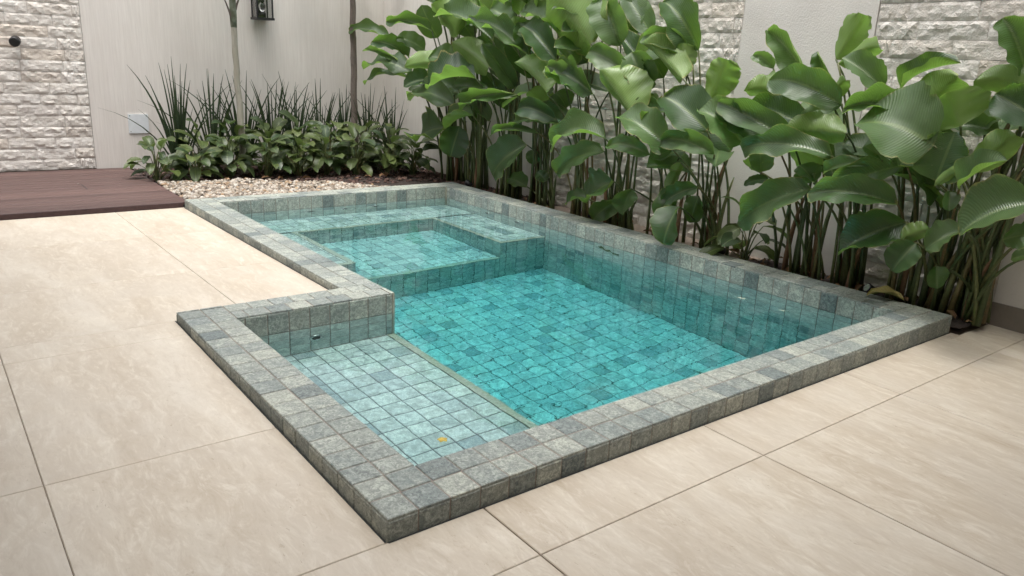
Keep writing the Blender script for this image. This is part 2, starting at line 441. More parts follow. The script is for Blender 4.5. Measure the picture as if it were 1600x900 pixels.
# outer risers
for s0, s1 in iv(0, W, .93): place(O0, X, Z, -Y, s0, s1, -.62, H-.075, 'riser_tile')
for s0, s1 in iv(0, C, .89): place(O0, -Y, Z, -X, -s1, -s0, -.62, H-.075, 'riser_tile')
for s0, s1 in iv(C, L, C+.9): place(X*J, -Y, Z, -X, -s1, -s0, -.62, H-.075, 'riser_tile')
hidden = MB(); hidden_floor = MB()
for s0, s1 in iv(0, J, .6): place(Y*C, -X, Z, Y, -s1, -s0, -.62, H-.075, joined=hidden)
for s0, s1 in iv(0, L, .9): place(X*W, Y, Z, X, s0, s1, -.62, H-.075, joined=hidden)
for s0, s1 in iv(J, W, J+.9): place(Y*L, -X, Z, Y, -s1, -s0, -.62, H-.075, joined=hidden)
# inner walls, row by row below the coping
def rows(bottom):
    zz = [H-.07, ZW-.01]
    while zz[-1]-1 > bottom+.12: zz.append(zz[-1]-1)
    zz.append(bottom); return list(zip(zz[1:], zz[:-1]))
def wall(O, ea, nn, a0, a1, first, bottom, named_rows, name='wall_tile'):
    for r, (b0, b1) in enumerate(rows(bottom)):
        for s0, s1 in iv(a0, a1, first):
            if r < named_rows: place(O, ea, Z, nn, s0, s1, b0, b1, name, me=WALL_ME if r == 0 else BRIGHT_ME)
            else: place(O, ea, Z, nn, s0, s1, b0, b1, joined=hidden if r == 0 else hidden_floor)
wall(Y*(C-2), X, -Y, 2, J+1.9, 2.35, LEDGE, 9)
wall(Y*(L-2), X, -Y, J+2, W-2.1, J+2.4, BENCH, 9)
wall(X*(W-2), -Y, -X, -(L-2.1), -BY0, -(L-2)+.5, BENCH, 3)
wall(X*(W-2), -Y, -X, -BY0, -2, -BY0+.5, DEEP, 4)
wall(X*(J+2), Y, X, C-1.9, BY0, C-1.5, DEEP, 0)
wall(X*(J+2), Y, X, BY0, L-2, BY0+.5, BENCH, 0)
wall(X*2, Y, X, 2, C-2, 2.5, LEDGE, 0)
wall(Y*2, -X, Y, -(W-2), -(J+2), -(W-2)+.5, DEEP, 0)
wall(Y*2, -X, Y, -(J+2), -2, -(J+2)+.5, LEDGE, 0)
# steps inside: bench fronts, the spa lip, the ledge front
def step(O, ea, nn, a0, a1, b0, b1, name='step_tile'):
    for q0, q1 in iv(b0, b1, b1-int(b1-b0)):
        for s0, s1 in iv(a0, a1, a0+.6):
            if name: place(O, ea, Z, nn, s0, s1, q0, q1, name, me=BRIGHT_ME)
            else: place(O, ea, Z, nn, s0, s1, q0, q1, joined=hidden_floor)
step(Y*BY1, X, -Y, BX0, BX1, SPA, BENCH-.1)
step(X*BX1, -Y, -X, -BY1, -BY0, SPA, BENCH-.1)
step(X*BX0, Y, X, BY0, BY1, SPA, BENCH-.1, None)
step(Y*BY0, X, -Y, BX0, BX1, DEEP, SPA-.1)
step(Y*BY0, X, -Y, BX1, W-2, DEEP, BENCH-.1)
step(Y*BY0, X, -Y, J+2, BX0, DEEP, BENCH-.1, None)
step(X*(J+2), Y, X, 2, C-2, DEEP, LEDGE-.1, None)
# floors
def floor(x0, x1, y0, y1, z, fx, fy, name, keep=lambda x, y: True):
    for s0, s1 in iv(x0, x1, fx):
        for t0, t1 in iv(y0, y1, fy):
            if keep((s0+s1)/2, (t0+t1)/2): place(Z*z, X, Y, Z, s0, s1, t0, t1, name, me=BRIGHT_ME, gap=.046)
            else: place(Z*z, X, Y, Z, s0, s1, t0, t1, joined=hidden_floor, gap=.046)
floor(2, J+1.6, 2, C-2, LEDGE, 2.4, 2.35, 'ledge_tile')
floor(J+2, BX0-.4, BY0+.4, BY1, BENCH, J+2.6, BY0+1, 'bench_tile')
floor(J+2, W-2, BY1+.4, L-2, BENCH, J+2.6, BY1+1, 'bench_tile')
floor(BX1+.4, W-2, BY0+.4, BY1, BENCH, BX1+1, BY0+1, 'bench_tile')
floor(BX0, BX1, BY0+.4, BY1, SPA, BX0+.5, BY0+1, 'spa_floor_tile')
floor(J+2, W-2, 2, BY0, DEEP, J+2.5, 2.5, 'floor_tile', lambda x, y: 10 < y < 26 and x < 28.6)
tag(build('lining_tiles', hidden, WALLTILE, pool), None, kind='stuff')
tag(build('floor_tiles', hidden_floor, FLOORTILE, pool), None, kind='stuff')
# pale edge strips on the steps and corners
def trim(x0, x1, y0, y1, z0, z1): build('edge_trim', MB().box(x0, x1, y0, y1, z0, z1), TRIM, pool)
trim(J+1.63, J+2.02, 2, C-2, LEDGE-.12, LEDGE+.008)
trim(BX0-.37, BX0+.02, BY0-.02, BY1+.37, BENCH-.12, BENCH+.008)
trim(BX0+.02, BX1-.02, BY1-.02, BY1+.37, BENCH-.12, BENCH+.006)
trim(BX1-.02, BX1+.37, BY0-.02, BY1+.37, BENCH-.12, BENCH+.008)
trim(BX1+.37, W-2, BY0-.02, BY0+.37, BENCH-.12, BENCH+.006)
trim(J+2, BX0-.37, BY0-.02, BY0+.37, BENCH-.12, BENCH+.006)
trim(BX0+.02, BX1-.02, BY0-.02, BY0+.37, SPA-.12, SPA+.008)
trim(J+1.90, J+2.015, C-2.015, C-1.90, LEDGE, H-.075)
trim(W-2.1, W-1.99, L-2.1, L-1.99, BENCH, H-.075)
# concrete shell behind the tiles, seen as the grout in the joints
sh = MB(); g0 = .034; lo = -13.2; t = H-g0
sh.box(g0, W-g0, g0, 2-g0, lo, t); sh.box(g0, 2-g0, 2-g0, C-2+g0, lo, t-.002); sh.box(g0, J+2-g0, C-2+g0, C-g0, lo, t-.003)
sh.box(J+g0, J+2-g0, C-g0, L-g0, lo, t-.004); sh.box(J+2-g0, W-g0, L-2+g0, L-g0, lo, t-.005); sh.box(W-2+g0, W-g0, 2-g0, L-2+g0, lo, t-.006)
build('coping_grout', sh, GROUT, pool)
sh = MB()
sh.box(2-.05, J+2-g0, 2-.05, C-2+.05, lo+.01, LEDGE-g0)
sh.box(J+2-.05, BX0-g0, BY0+g0, L-2+.05, lo+.02, BENCH-g0); sh.box(BX0-.05, BX1+.05, BY1+g0, L-2+.05, lo+.03, BENCH-g0-.002)
sh.box(BX1+g0, W-2+.05, BY0+g0, L-2+.05, lo+.04, BENCH-g0-.003); sh.box(BX0-.06, BX1+.06, BY0+g0+.001, BY1+.05, lo+.05, SPA-g0)
sh.box(J+2-.06, W-2+.06, 2-.06, BY0+.1, lo+.06, DEEP-g0)
build('lining_grout', sh, DARKGROUT, pool)
# jets and the return fitting: ring and dark mouth
def ring(O, ea, eb, nn, r):
    mb = MB(); n1 = 20
    prof = [(r, .0), (r, .06), (r*.82, .10), (r*.62, .07), (r*.56, -.02)]
    for k in range(n1):
        an = 2*math.pi*k/n1
        for q, d in prof: mb.v.append(tuple(O + (ea*math.cos(an)+eb*math.sin(an))*q + nn*d))
    m_ = len(prof)
    for k in range(n1):
        for i in range(m_-1): mb.f.append((k*m_+i, ((k+1)%n1)*m_+i, ((k+1)%n1)*m_+i+1, k*m_+i+1))
    o = build('water_jet', mb, CHROME, pool, True)
    hb = MB(); hb.v = [tuple(O + (ea*math.cos(2*math.pi*k/n1)+eb*math.sin(2*math.pi*k/n1))*r*.6 + nn*.03) for k in range(n1)]
    hb.f = [tuple(range(n1))]
    build('jet_mouth', hb, HOLE, o)
ring(Vector((5.62, C-2, -1.85)), X, Z, -Y, .36)
for x in (17.15, 20.13, 23.1): ring(Vector((x, L-2, -1.55)), X, Z, -Y, .36)
for y in (37.3, 33.2): ring(Vector((W-2, y, -1.65)), -Y, Z, -X, .36)
# water
e = .045
poly = [(2-e,2-e),(W-2+e,2-e),(W-2+e,L-2+e),(J+2-e,L-2+e),(J+2-e,C-2+e),(2-e,C-2+e)]
wm = MB(); wm.v = [(x,y,ZW) for x,y in poly]+[(x,y,DEEP-.5) for x,y in poly]
wm.f = [tuple(range(6)), tuple(reversed(range(6,12)))]+[(6+i,6+(i+1)%6,(i+1)%6,i) for i in range(6)]
tag(build('water', wm, WATER), 'clear turquoise pool water with faint ripples', kind='structure')

def foot(pts_, off):  # near-black strip along the riser foot, paints the contact shadow over the joint
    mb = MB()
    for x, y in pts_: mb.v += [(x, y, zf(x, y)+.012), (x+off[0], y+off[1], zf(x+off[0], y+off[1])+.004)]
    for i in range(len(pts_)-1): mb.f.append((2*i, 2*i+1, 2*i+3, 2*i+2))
    build('base_shadow_joint', mb, HOLE, pool)
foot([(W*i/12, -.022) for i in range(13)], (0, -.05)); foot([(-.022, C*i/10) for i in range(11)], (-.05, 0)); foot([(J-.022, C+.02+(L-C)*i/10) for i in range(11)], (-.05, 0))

# ------------------------------------------------------------------ timber deck
deck = empty('timber_deck', (0, 46.2, 0))
tag(deck, 'low dark reddish brown composite board deck at the back left', 'deck')
dx0, dx1, dy0, dy1 = -30.0, 8.15, 46.32, YW-.25
npl = 17; pw = (dy1-dy0)/npl
for k in range(npl):
    y0 = dy0+k*pw; xe = dx1 if y0 > L else J-.03
    mb = MB(); zt = .40+rnd(-.006,.006); ch = .035
    y1 = y0+pw-.11
    prof = [(y0,.2),(y0,zt-ch),(y0+ch,zt),(y1-ch,zt),(y1,zt-ch),(y1,.2)]
    mb.v = [(dx0,a,b) for a,b in prof]+[(xe,a,b) for a,b in prof]
    mb.f = [(i,i+1,7+i,6+i)[::-1] for i in range(5)]+[tuple(range(6)),tuple(reversed(range(6,12)))]
    build('deck_board', mb, DECK, deck)
build('edge_board', MB().box(dx0, J-.04, 46.17, 46.27, -.1, .365), DECKDARK, deck)
build('edge_board', MB().box(dx1+.01, dx1+.10, 46.2, YW-.3, -.1, .37), DECKDARK, deck)
build('joist', MB().box(dx0, dx1-.02, 46.28, YW-.22, .0, .19), HOLE, deck)
hz = MB().box(2.62, 2.70, 54.6, 57.2, .405, .416)
build('hatch_slot', hz, HOLE, deck)
build('hatch_pull', MB().tube([(2.45,57.3,.40),(2.45,57.3,.44)], .09, 10), CHROME, deck)

# ------------------------------------------------------------------ walls
VAR = []
for k in range(9):
    mb = MB(); nx, nz = 15, 5; o3 = Vector((k*7.3, k*3.1, 1.7))
    for jz in range(nz+1):
        for ix in range(nx+1):
            a, b = ix/nx, jz/nz
            d = noise.fractal(Vector((a*3.4*1.3, b*1.3, 0))+o3, .8, 2.1, 5)*.065 + noise.cell(Vector((a*4.4+b*1.3, b*2.2-a, 0))+o3)*.045
            edge = min(a*3.4, (1-a)*3.4, b, 1-b)
            d = .12 + d*min(1, edge/.10+.35) - (.05 if edge < .02 else 0)
            mb.v.append((a-.5 + (rnd(-.012,.012) if 0 < ix < nx else 0), max(.015, d), b-.5 + (rnd(-.04,.04) if 0 < jz < nz else 0)))
    for jz in range(nz):
        for ix in range(nx):
            q = jz*(nx+1)+ix
            if (ix+jz+k) % 2: mb.f += [(q,q+nx+1,q+nx+2),(q,q+nx+2,q+1)]
            else: mb.f += [(q,q+nx+1,q+1),(q+1,q+nx+1,q+nx+2)]
    # sides back to the wall
    rim = [i for i in range(nx+1)]+[(i+1)*(nx+1)-1 for i in range(1, nz+1)]+[nz*(nx+1)+i for i in reversed(range(nx))]+[i*(nx+1) for i in reversed(range(1, nz))]
    n = len(mb.v); mb.v += [(mb.v[i][0], 0, mb.v[i][2]) for i in rim]
    for i in range(len(rim)):
        i2 = (i+1) % len(rim); mb.f.append((rim[i], rim[i2], n+i2, n+i))
    VAR.append((mb, mb.mesh('split_stone', CLAD)))
CH = .97
def cladding(parent, O, ea, nn, a0, a1, z0, ztop, zvis):
    """courses of split stone on the plane through O, facing nn; above the picture they are joined"""
    up = MB(); z = z0; r = 0
    og = Vector(org(parent))
    while z < ztop-.1:
        zt = min(z+CH, ztop)
        k = [a0]; q = a0 + rnd(.5, 3.3)
        while q < a1-.5: k.append(q); q += rnd(2.9, 3.7)
        k.append(a1)
        for s0, s1 in zip(k[:-1], k[1:]):
            mb, me = random.choice(VAR)
            sa, sb = (s1-s0-.02)*random.choice((1, 1)), zt-z-.02
            ctr = O + ea*((s0+s1)/2) + Z*((z+zt)/2) + nn*rnd(0, .05)
            if z < zvis:
                o = link('cladding_stone', me, parent); v = (ctr-og)*U
                o.matrix_local = Matrix(((ea.x*sa, nn.x, 0, v.x),(ea.y*sa, nn.y, 0, v.y),(0,0,sb,v.z),(0,0,0,1)))
            else:
                up.add([ctr + ea*(x*sa) + nn*y + Z*(zz*sb) for x, y, zz in mb.v], mb.f)
        z = zt; r += 1
    if up.f: tag(build('upper_cladding', up, CLAD, parent), None, kind='stuff')

back = empty('garden_wall', (16, YW, 0))
tag(back, 'back wall, combed beige plaster with a split stone panel at its left end', 'wall', 'walls round the garden')
build('plaster', MB().box(5.5, XW+.4, YW, YW+1.2, -.3, WALLTOP), PLASTER, back)
build('stone_backing', MB().box(-40, 5.49, YW+.05, YW+1.2, -.3, WALLTOP-.01), MORTAR, back)
cladding(back, Vector((0, YW+.04, 0)), X, -Y, -16, 5.47, .42, WALLTOP, 16.4)
build('cable_chase', MB().box(21.25, 22.95, YW-.02, YW+.01, 4.5, 15.2), PLASTER, back)
build('wall_cap', MB().box(-40, XW+1.4, YW-.25, YW+1.5, WALLTOP, WALLTOP+.4), RPLASTER, back)

side = empty('garden_wall', (XW, 30, 0))
tag(side, 'side wall behind the tall leaves, split stone panels between grainy plaster', 'wall', 'walls round the garden')
build('plaster', MB().box(XW, XW+1.2, 36.5, YW, -.3, WALLTOP), PLASTER, side)
build('plaster', MB().box(XW-.10, XW+1.2, 8.65, 17.7, -.3, WALLTOP), RPLASTER, side)
build('plaster', MB().box(XW-.06, XW+1.2, -60, -.42, -.5, WALLTOP), RPLASTER, side)
build('stone_backing', MB().box(XW+.05, XW+1.2, 17.7, 36.5, -.3, WALLTOP-.01), MORTAR, side)
build('stone_backing', MB().box(XW+.05, XW+1.2, -.42, 8.65, -.5, WALLTOP-.01), MORTAR, side)
cladding(side, Vector((XW+.04, 0, 0)), Y, -X, 17.74, 36.46, -.05, WALLTOP, 16.9)
cladding(side, Vector((XW+.04, 0, 0)), Y, -X, -.40, 8.61, -.4, WALLTOP, 16.9)
for k in range(6): build('baseboard', MB().box(XW-.17, XW-.062, -.42-9.6*(k+1)+.02, -.42-9.6*k, -.45, .93), BASEB, side)
build('wall_cap', MB().box(XW-.3, XW+1.4, -60, YW-.26, WALLTOP, WALLTOP+.4), RPLASTER, side)

# the house behind the camera, whose veranda roof shades the near terrace
house = empty('house', (0, -40, 0))
tag(house, 'pale unseen house with a veranda roof facing the pool terrace, upper storey added to block sky', 'house')
build('wall', MB().box(-70, XW-.2, -46, -44, -.5, 40), RPLASTER, house)
build('veranda_roof', MB().box(-70, XW-.4, -44, -12, 24.5, 27), RPLASTER, house)
build('post', MB().box(-20, -18, -15, -13, -.3, 24.45), RPLASTER, house)
build('side_wing', MB().box(-60, -32, -11.9, YW-.1, -.5, 26), RPLASTER, house)
build('veranda_roof', MB().box(-31.9, -7.5, -11.9, 15, 24.4, 26.9), RPLASTER, house)
build('sky_block_storey', MB().box(-70, XW-.4, -43.9, -12.5, 27.01, 58), RPLASTER, house)  # unseen storey added to narrow the sky opening and deepen the shade
build('sky_block_storey', MB().box(-59.9, -9.5, -12.4, 40, 26.95, 57.9), RPLASTER, house)
for x0 in (-50, -22, 8): build('glass_door', MB().box(x0, x0+18, -43.95, -43.8, 0, 20), HOLE, house)

# ------------------------------------------------------------------ planting beds
soil = MB()
def bed(x0, x1, y0, y1, z):
    nx, ny = max(2, int((x1-x0)/1.2)), max(2, int((y1-y0)/1.2)); n = len(soil.v)
    for b in range(ny+1):
        for a in range(nx+1):
            x, y = x0+(x1-x0)*a/nx, y0+(y1-y0)*b/ny
            soil.v.append((x, y, z+.14*noise.noise(Vector((x*.7, y*.7, 0)))))
    for b in range(ny):
        for a in range(nx):
            q = n+b*(nx+1)+a; soil.f.append((q,q+1,q+nx+2,q+nx+1))
bed(8.27, XW, L+.02, YW, .16)
bed(W+.02, XW, -.43, L+.02, .06)
tag(build('soil', soil, SOIL, None, True), 'dark soil of the planting beds along both walls', kind='structure')

ICO = None
def icosphere():
    t_ = (1+5**.5)/2
    v = [Vector(q).normalized() for q in ((-1,t_,0),(1,t_,0),(-1,-t_,0),(1,-t_,0),(0,-1,t_),(0,1,t_),(0,-1,-t_),(0,1,-t_),(t_,0,-1),(t_,0,1),(-t_,0,-1),(-t_,0,1))]
    f = [(0,11,5),(0,5,1),(0,1,7),(0,7,10),(0,10,11),(1,5,9),(5,11,4),(11,10,2),(10,7,6),(7,1,8),(3,9,4),(3,4,2),(3,2,6),(3,6,8),(3,8,9),(4,9,5),(2,4,11),(6,2,10),(8,6,7),(9,8,1)]
    vs = list(v); fs = []; cache = {}
    def mid(a, b):
        k = (min(a,b), max(a,b))
        if k not in cache: cache[k] = len(vs); vs.append(((vs[a]+vs[b])/2).normalized())
        return cache[k]
    for a, b, c in f:
        ab, bc, ca = mid(a,b), mid(b,c), mid(c,a); fs += [(a,ab,ca),(b,bc,ab),(c,ca,bc),(ab,bc,ca)]
    return vs, fs, v, f
IV2, IF2, IV1, IF1 = icosphere()
def lumps(mb, pts, smin, smax, flat, fine, lift=0):
    V, F = (IV2, IF2) if fine else (IV1, IF1)
    for x, y, z in pts:
        s = rnd(smin, smax); a = rnd(0, 6.28); ca, sa = math.cos(a), math.sin(a); st = rnd(.6, 1.0); fl = rnd(*flat)
        tx, ty = rnd(-.35,.35), rnd(-.35,.35); o3 = Vector((rnd(0,99), rnd(0,99), 0))
        vs = []
        for v in V:
            k = s*(1+.18*noise.noise(v*1.1+o3)); px, py, pz = v.x*k, v.y*k*st, v.z*k*fl
            vs.append((x+px*ca-py*sa, y+px*sa+py*ca, z+lift+pz+px*tx*.6+py*ty*.6))
        mb.add(vs, F)
peb = MB(); pts = []
gy1 = lambda x: 57.0-.30*(x-8.3)-max(0, x-19)*.62+.4*math.sin(x*.9)
for k in range(6400):
    x = rnd(8.35, 31.5); y = rnd(L+.1, 57.4)
    if y > gy1(x)+rnd(-.35,.25): continue
    pts.append((x, y, .34+.10*noise.noise(Vector((x*.5,y*.5,3)))+rnd(-.03,.10)))
lumps(peb, pts, .09, .24, (.5,.85), True)
tag(build('pebbles', peb, PEBBLE, None, True), 'cream and tan river pebbles behind the pool', 'pebbles', kind='stuff')
chips = MB(); pts = []
for k in range(3600):
    if k % 2: x = rnd(8.4, XW-.1); y = rnd(50, YW-.2)
    else: x = rnd(W+.1, XW-.15); y = rnd(-.35, 56)
    if y < gy1(x)-.1: continue
    pts.append((x, y, (.2 if y > L else .10)+.10*noise.noise(Vector((x*.7,y*.7,0)))+rnd(-.03,.06)))
lumps(chips, pts, .10, .26, (.35,.8), False)
tag(build('bark_mulch', chips, CHIP), 'dark reddish brown bark and stone mulch in the beds', 'mulch', kind='stuff')

# ------------------------------------------------------------------ plants
def leaf_mb(B, T, N, w, fl=10, fr=10, arch=.05, nv=14, nu=8, wave=.02, tipdroop=0.0, pw=.42, pt=.46, twist=0.0, torn=0.0):
    """broad blade from base B to tip T whose upper face looks along N; fl, fr fold up the two halves"""
    mb = MB(); mb.uv = []
    B, T, N = Vector(B), Vector(T), Vector(N)
    a = T-B; l = a.length; a.normalize(); N = (N - a*N.dot(a)).normalized(); S = a.cross(N).normalized()
    mx = max((i/40)**pw*(1-i/40)**pt for i in range(1, 40))
    tw = rnd(-twist, twist)
    p1, p2, p3 = rnd(0,6.28), rnd(0,6.28), rnd(2.0,3.6)
    o3 = Vector((rnd(0,50), rnd(0,50), rnd(0,50)))
    for i in range(nv+1):
        v = i/nv
        c = B + a*(l*v) + N*(arch*l*4*v*(1-v)) - Z*(tipdroop*l*v*v*v)
        hw = w/2*max(.03 if i in (0, nv) else .05, (max(v,1e-4)**pw)*(max(1-v,1e-4)**pt)/mx)
        an = tw*(v-.5); Nv, Sv = N*math.cos(an)+S*math.sin(an), S*math.cos(an)-N*math.sin(an)
        for k in range(nu+1):
            u = 2*k/nu-1; sgn = 1 if u > 0 else -1; au = abs(u)
            f = math.radians(fr if u > 0 else fl)
            th = f*(.68+.32*au)                       # halves curl up towards the edge
            q = c + Sv*(sgn*au*hw*math.cos(th)) + Nv*(au*hw*math.sin(th))
            if au > .95 and torn: q -= Sv*(sgn*hw*torn*max(0, noise.noise(Vector((sgn*9.0, v*11.0, 2))+o3)-.12))
            q += N*(wave*l*au*au*math.sin(v*p3*6.28+(p1 if u > 0 else p2)))
            q += N*(.05*l*au*noise.noise(Vector((u*1.2, v*2.4, 0))+o3))
            q += S*(.03*w*au*noise.noise(Vector((sgn*3.0, v*7.0, 5))+o3))
            mb.v.append(tuple(q)); mb.uv.append((k/nu, v))
    for i in range(nv):
        for k in range(nu):
            q = i*(nu+1)+k; mb.f.append((q, q+1, q+nu+2, q+nu+1))
    # keep the upper side on the outside of the face winding
    p0, pa, pb = (Vector(mb.v[i]) for i in mb.f[len(mb.f)//2][:3])
    if (pa-p0).cross(pb-p0).dot(N) < 0: mb.f = [f[::-1] for f in mb.f]
    return mb
def bez(a, b, c, n=8):
    a, b, c = Vector(a), Vector(b), Vector(c)
    return [a*(1-t)**2 + b*(2*t*(1-t)) + c*t*t for t in (i/n for i in range(n+1))]

